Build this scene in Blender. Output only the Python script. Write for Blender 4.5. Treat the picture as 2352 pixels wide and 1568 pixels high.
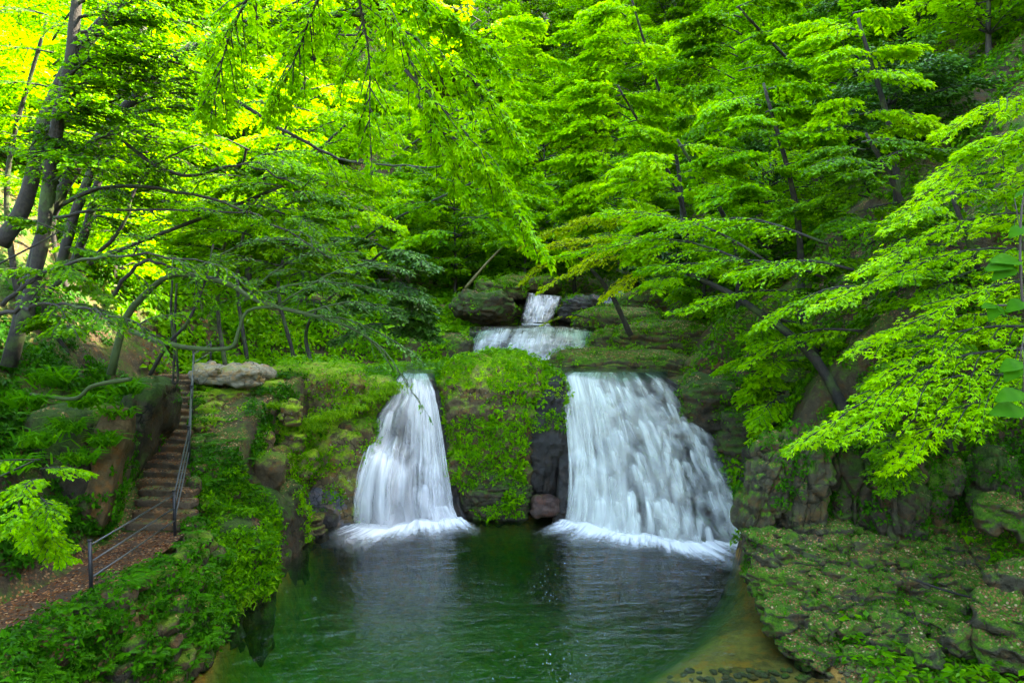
import bpy, bmesh, math
import numpy as np
from mathutils import Vector, Matrix, Euler

# ------------------------------------------------------------------ scene, camera, light
scene = bpy.context.scene
COL = scene.collection
for o in list(bpy.data.objects):
    bpy.data.objects.remove(o)

CAM = np.array((0.0, 0.0, 8.0))
PITCH = math.atan(64 / 1568.0)
FPX = 1568.0
cam_data = bpy.data.cameras.new('camera')
cam_data.sensor_width = 36.0
cam_data.lens = 24.0
cam_data.clip_start = 0.1
cam_data.clip_end = 1000.0
cam = bpy.data.objects.new('camera', cam_data)
cam.location = CAM
cam.rotation_euler = (math.radians(90) - PITCH, 0, 0)
COL.objects.link(cam)
scene.camera = cam

SUN_EL, SUN_AZ = 43.0, 74.0        # azimuth measured from +Y (view direction) towards +X
world = bpy.data.worlds.new('World')
scene.world = world
world.use_nodes = True
wn = world.node_tree
sky = wn.nodes.new('ShaderNodeTexSky')
sky.sky_type = 'NISHITA'
sky.sun_disc = False
sky.sun_elevation = math.radians(SUN_EL)
sky.sun_rotation = math.radians(SUN_AZ)
bg = wn.nodes['Background']
wn.links.new(sky.outputs[0], bg.inputs[0])
bg.inputs[1].default_value = 0.15

sun_data = bpy.data.lights.new('sun', 'SUN')
sun_data.energy = 3.0
sun_data.angle = math.radians(0.6)
sun_data.color = (1.0, 0.93, 0.80)
sun = bpy.data.objects.new('sun', sun_data)
sd = Vector((math.sin(math.radians(SUN_AZ)) * math.cos(math.radians(SUN_EL)),
             math.cos(math.radians(SUN_AZ)) * math.cos(math.radians(SUN_EL)),
             math.sin(math.radians(SUN_EL))))
sun.rotation_euler = sd.to_track_quat('Z', 'Y').to_euler()
sun.location = (0, 0, 60)
COL.objects.link(sun)

scene.view_settings.view_transform = 'Standard'
scene.view_settings.look = 'None'
scene.view_settings.gamma = 1.0
scene.view_settings.exposure = 4.25
scene.view_settings.use_white_balance = True
scene.view_settings.white_balance_temperature = 7500
scene.view_settings.use_curve_mapping = False
scene.render.engine = 'CYCLES'
cy = scene.cycles
cy.use_denoising = True
cy.denoiser = 'OPENIMAGEDENOISE'
cy.denoising_input_passes = 'RGB_ALBEDO_NORMAL'
cy.max_bounces = 7
cy.diffuse_bounces = 4
cy.glossy_bounces = 2
cy.transmission_bounces = 4
cy.transparent_max_bounces = 24
cy.volume_bounces = 0
cy.caustics_reflective = False
cy.caustics_refractive = False
cy.sample_clamp_indirect = 6.0
cy.use_adaptive_sampling = True
cy.adaptive_threshold = 0.02

# ------------------------------------------------------------------ numpy helpers
rng = np.random.default_rng(7)
cp, sp_ = math.cos(PITCH), math.sin(PITCH)


def P(px, py, Y):
    """point seen at (px, py) of the 2352 x 1568 photograph, Y metres ahead"""
    u = (px - 1176) / FPX
    v = -(py - 784) / FPX
    d = np.array((u, cp + v * sp_, -sp_ + v * cp))
    return CAM + d * (Y / d[1])


def PZ(px, py, z):
    """the point seen at (px, py) that lies at height z"""
    u = (px - 1176) / FPX
    v = -(py - 784) / FPX
    d = np.array((u, cp + v * sp_, -sp_ + v * cp))
    return CAM + d * ((z - CAM[2]) / d[2])


def hash3(i, j, k, s=0):
    n = (i.astype(np.int64) * 73856093) ^ (j.astype(np.int64) * 19349663) ^ (k.astype(np.int64) * 83492791) ^ (s * 2654435761)
    n = (n ^ (n >> 13)) * 1274126177
    n = n ^ (n >> 16)
    return (n & 0xffffff) / float(0xffffff)


def vnoise(p, s=0):
    i = np.floor(p)
    f = p - i
    f = f * f * (3 - 2 * f)
    i = i.astype(np.int64)
    r = 0
    for a in (0, 1):
        wa = f[:, 0] if a else 1 - f[:, 0]
        for b in (0, 1):
            wb = f[:, 1] if b else 1 - f[:, 1]
            for c in (0, 1):
                wc = f[:, 2] if c else 1 - f[:, 2]
                r = r + wa * wb * wc * hash3(i[:, 0] + a, i[:, 1] + b, i[:, 2] + c, s)
    return r


def fbm(p, o=4, s=0):
    r, a, t = 0, 1.0, 0
    for k in range(o):
        r = r + a * (vnoise(p * (2.03 ** k) + 17.3 * k, s + k) - 0.5)
        t += a
        a *= 0.5
    return r / t * 2


def worley(p, s=0):
    i = np.floor(p).astype(np.int64)
    f1 = np.full(len(p), 9.0)
    f2 = np.full(len(p), 9.0)
    idn = np.zeros(len(p))
    for a in (-1, 0, 1):
        for b in (-1, 0, 1):
            for c in (-1, 0, 1):
                ii, jj, kk = i[:, 0] + a, i[:, 1] + b, i[:, 2] + c
                q = np.stack((ii + 0.15 + 0.7 * hash3(ii, jj, kk, s), jj + 0.15 + 0.7 * hash3(ii, jj, kk, s + 1), kk + 0.15 + 0.7 * hash3(ii, jj, kk, s + 2)), 1)
                d = np.sqrt(((q - p) ** 2).sum(1))
                h = hash3(ii, jj, kk, s + 3)
                m = d < f1
                f2 = np.where(m, f1, np.minimum(f2, d))
                idn = np.where(m, h, idn)
                f1 = np.where(m, d, f1)
    return f1, f2, idn


def norm(v):
    return v / np.maximum(1e-9, np.linalg.norm(v, axis=-1, keepdims=True))


def sstep(x, a, b):
    t = np.clip((x - a) / (b - a), 0, 1)
    return t * t * (3 - 2 * t)


def mesh(name, V, F, mat, attrs=None, smooth=True):
    V = np.asarray(V, dtype=np.float32)
    F = np.asarray(F, dtype=np.int32)
    k = F.shape[1]
    me = bpy.data.meshes.new(name)
    me.vertices.add(len(V))
    me.vertices.foreach_set('co', V.ravel())
    me.loops.add(F.size)
    me.loops.foreach_set('vertex_index', F.ravel())
    me.polygons.add(len(F))
    me.polygons.foreach_set('loop_start', np.arange(0, F.size, k, dtype=np.int32))
    me.polygons.foreach_set('use_smooth', np.full(len(F), smooth))
    for an, av in (attrs or {}).items():
        a = me.attributes.new(an, 'FLOAT', 'POINT')
        a.data.foreach_set('value', np.asarray(av, dtype=np.float32).ravel())
    me.update(calc_edges=True)
    if mat:
        me.materials.append(mat)
    return me


def link(name, me, parent=None, loc=(0, 0, 0), label=None, cat=None, group=None, kind=None, rot=None, scale=None):
    o = bpy.data.objects.new(name, me)
    COL.objects.link(o)
    o.location = tuple(float(c) for c in loc)
    if rot is not None:
        o.rotation_euler = rot
    if scale is not None:
        o.scale = scale
    if parent is not None:
        o.parent = parent
    if label:
        o['label'] = label
    if cat:
        o['category'] = cat
    if group:
        o['group'] = group
    if kind:
        o['kind'] = kind
    return o


def thing(name, label, cat, loc, group=None):
    return link(name, None, None, loc, label, cat, group)


class MB:
    """gathers pieces into one mesh (world coordinates)"""
    def __init__(self):
        self.V, self.F, self.A, self.n = [], [], {}, 0

    def add(self, V, F, **attrs):
        if len(V) == 0:
            return
        self.V.append(V)
        self.F.append(np.asarray(F) + self.n)
        self.n += len(V)
        for k, v in attrs.items():
            self.A.setdefault(k, []).append(np.broadcast_to(v, (len(V),)))

    def data(self):
        return np.concatenate(self.V), np.concatenate(self.F)

    def build(self, name, mat, parent=None, base=None, smooth=True, **kw):
        if not self.V:
            return None
        V, F = self.data()
        at = {k: np.concatenate(v) for k, v in self.A.items()}
        b = np.zeros(3) if base is None else np.asarray(base, float)
        me = mesh(name, V - b, F, mat, at, smooth)
        return link(name, me, parent, (0, 0, 0) if parent is not None else b, **kw)


def tube(pts, rad, sides=6, seed=0, rough=0.0):
    pts = np.asarray(pts, float)
    n = len(pts)
    rad = np.broadcast_to(np.asarray(rad, float), (n,))
    t = norm(np.gradient(pts, axis=0))
    ref = np.array((0.13, 0.21, 1.0)) if abs(t[0, 2]) < 0.85 else np.array((1.0, 0.2, 0.1))
    a = norm(np.cross(t, ref))
    b = np.cross(t, a)
    th = np.linspace(0, 2 * np.pi, sides, endpoint=False)
    ring = np.cos(th)[None, :, None] * a[:, None, :] + np.sin(th)[None, :, None] * b[:, None, :]
    rr = rad[:, None] * np.ones(sides)[None, :]
    if rough:
        q = (pts[:, None, :] + ring * 0.3).reshape(-1, 3) * 2.5
        rr = rr * (1 + rough * fbm(q, 3, seed).reshape(n, sides))
    V = (pts[:, None, :] + ring * rr[:, :, None]).reshape(-1, 3)
    F = []
    for i in range(n - 1):
        for j in range(sides):
            k = (j + 1) % sides
            F.append((i * sides + j, i * sides + k, (i + 1) * sides + k))
            F.append((i * sides + j, (i + 1) * sides + k, (i + 1) * sides + j))
    V = np.concatenate((V, pts[:1], pts[-1:]))
    for j in range(sides):
        k = (j + 1) % sides
        F.append((n * sides, k, j))
        F.append((n * sides + 1, (n - 1) * sides + j, (n - 1) * sides + k))
    return V, np.array(F)


def spline(ctrl, n):
    """Catmull-Rom through the control points"""
    c = np.asarray(ctrl, float)
    if len(c) == 2:
        t = np.linspace(0, 1, n)[:, None]
        return c[0] * (1 - t) + c[1] * t
    c = np.concatenate((2 * c[:1] - c[1:2], c, 2 * c[-1:] - c[-2:-1]))
    m = len(c) - 3
    t = np.linspace(0, m - 1e-6, n)
    i = t.astype(int)
    f = (t - i)[:, None]
    p0, p1, p2, p3 = c[i], c[i + 1], c[i + 2], c[i + 3]
    return 0.5 * (2 * p1 + (p2 - p0) * f + (2 * p0 - 5 * p1 + 4 * p2 - p3) * f ** 2 + (3 * p1 - p0 - 3 * p2 + p3) * f ** 3)


def leaf_arrays(pos, dirv, nrm, length, width, fold=0.18):
    """folded two-triangle leaves -> V (N*4), F (N*2)"""
    n = len(pos)
    d = norm(dirv)
    s = norm(np.cross(d, nrm))
    u = np.cross(s, d)
    L = np.asarray(length).reshape(-1, 1) * np.ones((n, 1))
    W = np.asarray(width).reshape(-1, 1) * np.ones((n, 1))
    mid = pos + d * L * 0.42
    a = mid + s * W * 0.5 + u * W * fold
    b = mid - s * W * 0.5 + u * W * fold
    tip = pos + d * L - u * L * 0.08
    V = np.stack((pos, a, tip, b), 1).reshape(-1, 3)
    k = np.arange(n)[:, None] * 4
    F = np.concatenate((k + np.array([[0, 2, 1]]), k + np.array([[0, 3, 2]])), 1).reshape(-1, 3)
    return V, F


def add_leaves(mb, pos, dirv, nrm, length, width, tint, lobes=1, r=rng):
    """lobes > 1 makes palmate maple leaves out of folded blades"""
    n = len(pos)
    if lobes == 1:
        V, F = leaf_arrays(pos, dirv, nrm, length, width)
        mb.add(V, F, tint=np.repeat(tint, 4))
        return
    d = norm(dirv)
    s = norm(np.cross(d, nrm))
    length = np.asarray(length) * np.ones(n)
    for ang, sc in (((0, 1.0), (0.85, .8), (-0.85, .8)) if lobes == 3 else ((0, 1.0), (0.62, .9), (-0.62, .9), (1.25, .62), (-1.25, .62))):
        dd = d * math.cos(ang) + s * math.sin(ang)
        V, F = leaf_arrays(pos, dd, nrm, length * sc, np.asarray(width) * 0.55, 0.1)
        mb.add(V, F, tint=np.repeat(tint, 4))


_ico = {}


def ico(sub):
    if sub not in _ico:
        bm = bmesh.new()
        bmesh.ops.create_icosphere(bm, subdivisions=sub, radius=1.0)
        V = np.array([v.co[:] for v in bm.verts])
        F = np.array([[v.index for v in f.verts] for f in bm.faces])
        bm.free()
        _ico[sub] = (norm(V), F)
    return _ico[sub]


def rot_zxy(rz=0, rx=0, ry=0):
    return np.array(Euler((rx, ry, rz), 'XYZ').to_matrix())


def rock(c, size, rz=0, rx=0, ry=0, sub=4, e=4.0, amp=0.12, freq=1.2, block=0.0, bsize=(0.9, 0.9, 0.45), crack=0.06, strata=0.0, sh=0.35, seed=1):
    """rounded boxy rock, size = half extents; block = size of the relief of joints, strata = horizontal ledges"""
    D, F = ico(sub)
    r = (np.abs(D) ** e).sum(1) ** (-1.0 / e)
    L = D * r[:, None] * np.asarray(size)
    R = rot_zxy(rz, rx, ry)
    W = L @ R.T + np.asarray(c)
    N = norm((np.sign(D) * np.abs(D * r[:, None]) ** (e - 1)) / np.asarray(size)) @ R.T
    disp = amp * fbm(W * freq, 4, seed) + amp * 0.35 * fbm(W * freq * 4, 3, seed + 9)
    if block:
        q = W / np.asarray(bsize) + 0.25 * fbm(W * 0.9, 2, seed + 4)[:, None]
        f1, f2, idn = worley(q, seed)
        disp = disp + block * (idn - 0.5) * 2 - crack * np.exp(-((f2 - f1) / 0.09) ** 2)
    if strata:
        zz = W[:, 2] / sh + 1.3 * fbm(W * 0.5, 3, seed + 6) + 0.05 * W[:, 0]
        k = np.floor(zz)
        f = zz - k
        h0 = hash3(k, k * 0, k * 0 + 3, seed)
        disp = disp + strata * (h0 - 0.5) * (0.4 + 0.6 * np.abs(1 - N[:, 2])) - strata * 0.8 * np.exp(-((np.minimum(f, 1 - f)) / 0.08) ** 2) * (1 - np.abs(N[:, 2]))
    return W + N * disp[:, None], F


def tri_sample(V, F, n, r):
    a, b, c = V[F[:, 0]], V[F[:, 1]], V[F[:, 2]]
    cr = np.cross(b - a, c - a)
    ar = np.linalg.norm(cr, axis=1)
    idx = r.choice(len(F), n, p=ar / ar.sum())
    u, v = r.random(n), r.random(n)
    m = u + v > 1
    u[m], v[m] = 1 - u[m], 1 - v[m]
    p = a[idx] + (b[idx] - a[idx]) * u[:, None] + (c[idx] - a[idx]) * v[:, None]
    return p, norm(cr[idx])


# ------------------------------------------------------------------ materials
class NT:
    def __init__(self, name):
        self.m = bpy.data.materials.new(name)
        self.m.use_nodes = True
        self.t = self.m.node_tree
        self.t.nodes.clear()
        self.out = self.t.nodes.new('ShaderNodeOutputMaterial')

    def n(self, typ, **kw):
        nd = self.t.nodes.new('ShaderNode' + typ)
        ins = kw.pop('ins', {})
        for k, v in kw.items():
            setattr(nd, k, v)
        for k, v in ins.items():
            if isinstance(v, bpy.types.NodeSocket):
                self.t.links.new(v, nd.inputs[k])
            else:
                nd.inputs[k].default_value = v
        return nd

    def math(self, op, a, b=0.0, c=0.0):
        return self.n('Math', operation=op, ins={0: a, 1: b, 2: c}).outputs[0]

    def mix(self, f, a, b):
        nd = self.n('Mix', data_type='RGBA')
        for k, v in ((0, f), (6, a), (7, b)):
            if isinstance(v, bpy.types.NodeSocket):
                self.t.links.new(v, nd.inputs[k])
            else:
                nd.inputs[k].default_value = v if k == 0 else (*v[:3], 1)
        return nd.outputs[2]

    def noise(self, scale, detail=4, rough=0.55, vec=None, out=0):
        ins = {'Scale': scale, 'Detail': detail, 'Roughness': rough}
        if vec is not None:
            ins['Vector'] = vec
        return self.n('TexNoise', ins=ins).outputs[out]

    def ramp(self, f, stops):
        nd = self.n('ValToRGB', ins={0: f})
        el = nd.color_ramp.elements
        while len(el) < len(stops):
            el.new(0.5)
        for e_, (p, c) in zip(el, stops):
            e_.position = p
            e_.color = (*c, 1) if len(c) == 3 else c
        return nd.outputs[0]

    def pos(self):
        return self.n('NewGeometry').outputs['Position']

    def rng(self, v, a, b, c=0.0, d=1.0):
        nd = self.n('MapRange', ins={0: v, 1: a, 2: b, 3: c, 4: d})
        nd.clamp = True
        return nd.outputs[0]

    def surface(self, s):
        self.t.links.new(s, self.out.inputs[0])


def leaf_mat(name, dark, mid, light, trans=0.45, gloss=0.06, tboost=1.5):
    m = NT(name)
    at = m.n('Attribute', attribute_name='tint').outputs['Fac']
    patch = m.noise(0.55, 2, 0.5, m.pos())
    f = m.math('ADD', at, m.math('MULTIPLY', m.math('SUBTRACT', patch, 0.5), 0.7))
    col = m.ramp(f, [(0.1, dark), (0.5, mid), (0.9, light)])
    dif = m.n('BsdfDiffuse', ins={0: col}).outputs[0]
    tc = m.n('HueSaturation', ins={'Hue': 0.488, 'Saturation': 1.05, 'Value': tboost, 'Color': col}).outputs[0]
    tr = m.n('BsdfTranslucent', ins={0: tc}).outputs[0]
    s = m.n('MixShader', ins={0: trans, 1: dif, 2: tr}).outputs[0]
    gl = m.n('BsdfGlossy', ins={0: (0.6, 0.75, 0.5, 1), 'Roughness': 0.45}).outputs[0]
    lw = m.n('LayerWeight', ins={0: 0.25}).outputs['Fresnel']
    s = m.n('MixShader', ins={0: m.math('MULTIPLY', lw, gloss * 0.6), 1: s, 2: gl}).outputs[0]
    m.surface(s)
    return m.m


def rock_mat(name, dark, light, moss=0.5, mossc=((0.035, 0.07, 0.006), (0.11, 0.17, 0.012)), litter=0.0, wet=0.0, lichen=0.0, scale=1.0, sharp=0.25, cracks=0.15):
    m = NT(name)
    p = m.pos()
    n1 = m.noise(0.9 * scale, 6, 0.6, p)
    n2 = m.noise(6 * scale, 6, 0.65, p)
    n3 = m.noise(28 * scale, 4, 0.6, p)
    nz = m.n('SeparateXYZ', ins={0: m.n('NewGeometry').outputs['Normal']}).outputs[2]
    rk = m.mix(m.rng(m.math('ADD', m.math('MULTIPLY', n1, 0.5), m.math('MULTIPLY', n2, 0.5)), 0.35, 0.65), dark, light)
    vo2 = m.n('TexVoronoi', feature='DISTANCE_TO_EDGE', ins={'Vector': m.n('VectorMath', operation='ADD', ins={0: p, 1: m.n('VectorMath', operation='SCALE', ins={0: m.noise(1.6, 3, 0.5, p, 1), 3: 0.8}).outputs[0]}).outputs[0], 'Scale': 1.5 * scale})
    crk = m.rng(vo2.outputs['Distance'], 0.0, 0.045)
    rk = m.mix(m.rng(m.noise(2.3, 5, 0.7, p), 0.5, 0.62), rk, tuple(0.5 * (a_ + b_) * w_ for a_, b_, w_ in zip(dark, light, (1.5, 1.0, 0.55))))
    rk = m.mix(m.math('MAXIMUM', crk, m.rng(m.noise(0.8, 3, 0.6, p), 0.62 - 0.2 * cracks, 0.42 - 0.2 * cracks)), tuple(c_ * 0.3 for c_ in dark), rk) if cracks else rk
    if lichen:
        rk = m.mix(m.math('MULTIPLY', m.rng(m.noise(7, 5, 0.7, p), 0.62, 0.66), lichen), rk, (0.42, 0.44, 0.38))
    f = m.math('ADD', m.math('MULTIPLY', nz, 0.42), m.math('MULTIPLY', m.math('SUBTRACT', n1, 0.5), 1.5))
    f = m.math('ADD', f, m.math('MULTIPLY', m.math('SUBTRACT', n2, 0.5), 0.8))
    f = m.rng(f, 0.5 - moss, 0.5 - moss + sharp)
    mc = m.mix(m.rng(m.math('ADD', m.math('MULTIPLY', n2, 0.5), m.math('MULTIPLY', n3, 0.5)), 0.38, 0.62), mossc[0], mossc[1])
    col = m.mix(f, rk, mc)
    if litter:
        vo = m.n('TexVoronoi', ins={'Vector': p, 'Scale': 16.0 * scale})
        lc = m.ramp(m.n('SeparateColor', ins={0: vo.outputs['Color']}).outputs[0], [(0.0, (0.05, 0.018, 0.008)), (0.45, (0.17, 0.06, 0.02)), (0.8, (0.30, 0.14, 0.05)), (1.0, (0.42, 0.30, 0.16))])
        lf = m.math('MULTIPLY', m.rng(nz, 0.45, 0.8), m.rng(m.noise(1.7, 4, 0.6, p), 0.56 - 0.16 * litter, 0.60 - 0.16 * litter))
        lf = m.math('MULTIPLY', lf, m.rng(vo.outputs['Distance'], 0.55, 0.35))
        col = m.mix(lf, col, lc)
    b = m.n('BsdfPrincipled')
    m.t.links.new(col, b.inputs['Base Color'])
    rough = m.math('SUBTRACT', 0.9, m.math('MULTIPLY', m.math('SUBTRACT', 1.0, f), 0.55 * wet + 0.08))
    m.t.links.new(rough, b.inputs['Roughness'])
    b.inputs['Specular IOR Level'].default_value = 0.25 + 0.4 * wet
    h = m.math('ADD', m.math('ADD', m.math('MULTIPLY', n2, 0.7), m.math('MULTIPLY', n3, 0.35)), m.math('MULTIPLY', crk, 0.35 * cracks))
    bp = m.n('Bump', ins={'Strength': 1.0, 'Distance': 0.13, 'Height': h})
    m.t.links.new(bp.outputs[0], b.inputs['Normal'])
    m.surface(b.outputs[0])
    return m.m


def simple_mat(name, col, rough=0.6, metal=0.0, n=0.3, scale=12, bump=0.2, col2=None):
    m = NT(name)
    p = m.pos()
    nz = m.noise(scale, 5, 0.6, p)
    c2 = col2 or tuple(c * (1 - n) for c in col)
    c = m.mix(m.rng(nz, 0.35, 0.65), c2, col)
    b = m.n('BsdfPrincipled')
    m.t.links.new(c, b.inputs['Base Color'])
    b.inputs['Roughness'].default_value = rough
    b.inputs['Metallic'].default_value = metal
    bp = m.n('Bump', ins={'Strength': bump, 'Distance': 0.02, 'Height': nz})
    m.t.links.new(bp.outputs[0], b.inputs['Normal'])
    m.surface(b.outputs[0])
    return m.m


def bark_mat(name, dark, light, moss=0.4):
    m = NT(name)
    p = m.pos()
    n1 = m.noise(2.5, 5, 0.6, p)
    n2 = m.noise(14, 5, 0.65, p)
    col = m.mix(m.rng(n2, 0.35, 0.65), dark, light)
    col = m.mix(m.math('MULTIPLY', m.rng(n1, 0.62 - moss * 0.4, 0.72 - moss * 0.4), 0.9), col, (0.03, 0.055, 0.006))
    b = m.n('BsdfPrincipled', ins={'Roughness': 0.85})
    m.t.links.new(col, b.inputs['Base Color'])
    bp = m.n('Bump', ins={'Strength': 0.8, 'Distance': 0.03, 'Height': n2})
    m.t.links.new(bp.outputs[0], b.inputs['Normal'])
    m.surface(b.outputs[0])
    return m.m


def veil_mat(name, tint, streak=26.0, low=0.25, op=1.0, soft=True, froth=False):
    """falling water: white strands over clear gaps; across/along/rnd/dens are attributes of the strands"""
    m = NT(name)
    ac = m.n('Attribute', attribute_name='across').outputs['Fac']
    al = m.n('Attribute', attribute_name='along').outputs['Fac']
    rn = m.n('Attribute', attribute_name='rnd').outputs['Fac']
    de = m.n('Attribute', attribute_name='dens').outputs['Fac']
    sx = m.n('Attribute', attribute_name='sx').outputs['Fac']
    v = m.n('CombineXYZ', ins={0: m.math('MULTIPLY', sx, streak), 1: m.math('MULTIPLY', al, 0.3), 2: m.math('MULTIPLY', rn, 37.0)}).outputs[0]
    n1 = m.noise(1.0, 3.5, 0.5, v)
    edge = m.math('POWER', m.math('SUBTRACT', 1.0, m.math('POWER', m.math('ABSOLUTE', m.math('SUBTRACT', m.math('MULTIPLY', ac, 2.0), 1.0)), 2.0)), 1.4 if soft else 0.5)
    a = m.math('MULTIPLY', m.math('MULTIPLY', edge, de), m.rng(n1, 0.34, 0.68, low, 1.0))
    if froth:
        pn = m.noise(5.0, 5, 0.7, m.pos())
        a = m.math('MULTIPLY', a, m.rng(m.math('ADD', pn, m.math('MULTIPLY', de, 0.35)), 0.40, 0.78, 0.04, 1.4))
    a = m.math('MINIMUM', m.math('MULTIPLY', a, op), 1.0)
    col = m.mix(m.rng(n1, 0.3, 0.7), tuple(c * 0.82 for c in tint), tint)
    d = m.n('BsdfDiffuse', ins={0: col}).outputs[0]
    t = m.n('BsdfTranslucent', ins={0: col}).outputs[0]
    s = m.n('MixShader', ins={0: 0.4, 1: d, 2: t}).outputs[0]
    tp = m.n('BsdfTransparent').outputs[0]
    m.surface(m.n('MixShader', ins={0: a, 1: tp, 2: s}).outputs[0])
    return m.m


M = {}
M['maple'] = leaf_mat('maple_leaf', (0.042, 0.17, 0.0015), (0.12, 0.34, 0.0015), (0.24, 0.48, 0.002), 0.52)
M['lime'] = leaf_mat('lime_leaf', (0.09, 0.26, 0.002), (0.21, 0.46, 0.002), (0.34, 0.56, 0.003), 0.52)
M['yellow'] = leaf_mat('yellow_maple_leaf', (0.13, 0.25, 0.002), (0.26, 0.40, 0.003), (0.42, 0.48, 0.004), 0.52)
M['mid'] = leaf_mat('beech_leaf', (0.02, 0.09, 0.002), (0.06, 0.20, 0.002), (0.13, 0.31, 0.003), 0.48)
M['dark'] = leaf_mat('evergreen_leaf', (0.012, 0.05, 0.006), (0.028, 0.10, 0.008), (0.06, 0.17, 0.015), 0.25, 0.12)
M['cover'] = leaf_mat('undergrowth_leaf', (0.02, 0.10, 0.002), (0.07, 0.24, 0.002), (0.16, 0.36, 0.004), 0.4)
M['fern'] = leaf_mat('fern_leaf', (0.012, 0.07, 0.003), (0.03, 0.16, 0.003), (0.07, 0.25, 0.004), 0.4)
M['grass'] = leaf_mat('grass_blade', (0.05, 0.13, 0.008), (0.10, 0.26, 0.010), (0.20, 0.36, 0.015), 0.4)
M['litter'] = leaf_mat('fallen_leaf', (0.05, 0.016, 0.006), (0.17, 0.065, 0.02), (0.34, 0.19, 0.085), 0.1, 0.03, 1.0)
M['bark'] = bark_mat('dark_bark', (0.006, 0.005, 0.003), (0.022, 0.016, 0.010), 0.28)
M['bark_pale'] = bark_mat('pale_bark', (0.10, 0.085, 0.06), (0.22, 0.19, 0.14), 0.1)
M['bark_moss'] = bark_mat('mossy_bark', (0.012, 0.012, 0.006), (0.04, 0.035, 0.018), 0.75)
M['broad'] = leaf_mat('broad_shrub_leaf', (0.012, 0.07, 0.004), (0.03, 0.14, 0.006), (0.06, 0.2, 0.008), 0.5, 0.01)
M['twig'] = simple_mat('twig_bark', (0.05, 0.038, 0.026), 0.8)
M['rock_green'] = rock_mat('mossy_rock', (0.03, 0.022, 0.010), (0.13, 0.092, 0.045), 0.40, ((0.03, 0.075, 0.003), (0.12, 0.20, 0.007)), litter=0.25)
M['rock_bright'] = rock_mat('bright_moss_rock', (0.05, 0.036, 0.016), (0.20, 0.145, 0.07), 0.48, ((0.07, 0.15, 0.004), (0.24, 0.36, 0.008)), litter=0.15, lichen=0.6)
M['rock_dark'] = rock_mat('dark_wet_rock', (0.006, 0.005, 0.004), (0.028, 0.024, 0.018), 0.18, ((0.010, 0.03, 0.003), (0.03, 0.07, 0.005)), wet=0.45)
M['rock_grey'] = rock_mat('grey_rock', (0.04, 0.04, 0.045), (0.15, 0.15, 0.16), 0.0, lichen=0.3, wet=0.3)
M['rock_pale'] = rock_mat('pale_rock', (0.12, 0.105, 0.07), (0.30, 0.275, 0.20), 0.08, ((0.10, 0.13, 0.02), (0.2, 0.22, 0.03)), litter=0.1, lichen=0.5)
M['rock_red'] = rock_mat('reddish_rock', (0.025, 0.012, 0.008), (0.075, 0.034, 0.02), 0.12, wet=0.5)
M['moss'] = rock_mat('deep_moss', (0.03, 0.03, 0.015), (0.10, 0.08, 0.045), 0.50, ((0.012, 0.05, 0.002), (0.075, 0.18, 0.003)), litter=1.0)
M['moss_dark'] = rock_mat('dark_moss_rock', (0.018, 0.016, 0.009), (0.075, 0.06, 0.035), 0.50, ((0.012, 0.035, 0.005), (0.05, 0.095, 0.010)), litter=0.2)  # mossy rock in a darker tone
M['soil'] = rock_mat('forest_floor', (0.022, 0.018, 0.009), (0.08, 0.06, 0.03), 0.34, ((0.015, 0.045, 0.004), (0.06, 0.13, 0.006)), litter=0.7, cracks=0)
M['slab'] = rock_mat('brown_slab', (0.05, 0.034, 0.014), (0.14, 0.095, 0.035), 0.02, litter=0.0, cracks=0)
M['path'] = rock_mat('trodden_earth', (0.025, 0.016, 0.009), (0.08, 0.05, 0.028), -0.1, litter=0.5, cracks=0)
M['step'] = rock_mat('worn_step_stone', (0.03, 0.022, 0.012), (0.12, 0.085, 0.05), 0.05, litter=0.4, cracks=0)
M['bed'] = rock_mat('pool_bed', (0.10, 0.055, 0.010), (0.36, 0.20, 0.035), -0.4, scale=0.8, cracks=0)
M['pebble'] = rock_mat('pebble', (0.035, 0.028, 0.014), (0.13, 0.10, 0.05), 0.15, cracks=0)
M['iron'] = simple_mat('painted_iron', (0.02, 0.02, 0.022), 0.5, 0.3, 0.3, 20)
M['rail'] = simple_mat('galvanised_rail', (0.09, 0.10, 0.10), 0.45, 0.5, 0.3, 9)
M['veil'] = veil_mat('falling_water', (0.94, 0.93, 0.91), 10, 0.16)
M['veil_green'] = veil_mat('falling_water_green_bounce', (0.90, 0.93, 0.85), 10, 0.14)  # slight green tint paints reflected green light into the water's colour
M['foam'] = veil_mat('foam', (0.95, 0.94, 0.92), 12, 0.22, froth=True)


def water_mat():
    m = NT('pool_water')
    p = m.pos()
    mp = m.n('Mapping', ins={0: p, 3: (0.55, 1.2, 1)}).outputs[0]
    n1 = m.noise(1.6, 3, 0.55, mp)
    n2 = m.noise(7.0, 3, 0.6, mp)
    h = m.math('ADD', m.math('MULTIPLY', n1, 0.7), m.math('MULTIPLY', n2, 0.22))
    bp = m.n('Bump', ins={'Strength': 0.75, 'Distance': 0.16, 'Height': h}).outputs[0]
    fr = m.n('Fresnel', ins={'IOR': 1.33, 'Normal': bp}).outputs[0]
    gl = m.n('BsdfGlossy', ins={0: (1, 1, 1, 1), 'Roughness': 0.13, 'Normal': bp}).outputs[0]
    tp = m.n('BsdfTransparent').outputs[0]
    m.surface(m.n('MixShader', ins={0: m.math('MULTIPLY', fr, 1.25), 1: tp, 2: gl}).outputs[0])
    va = m.n('VolumeAbsorption', ins={0: (0.34, 0.90, 0.55, 1), 1: 0.95})
    m.t.links.new(va.outputs[0], m.out.inputs[1])
    return m.m


M['water'] = water_mat()

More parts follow.
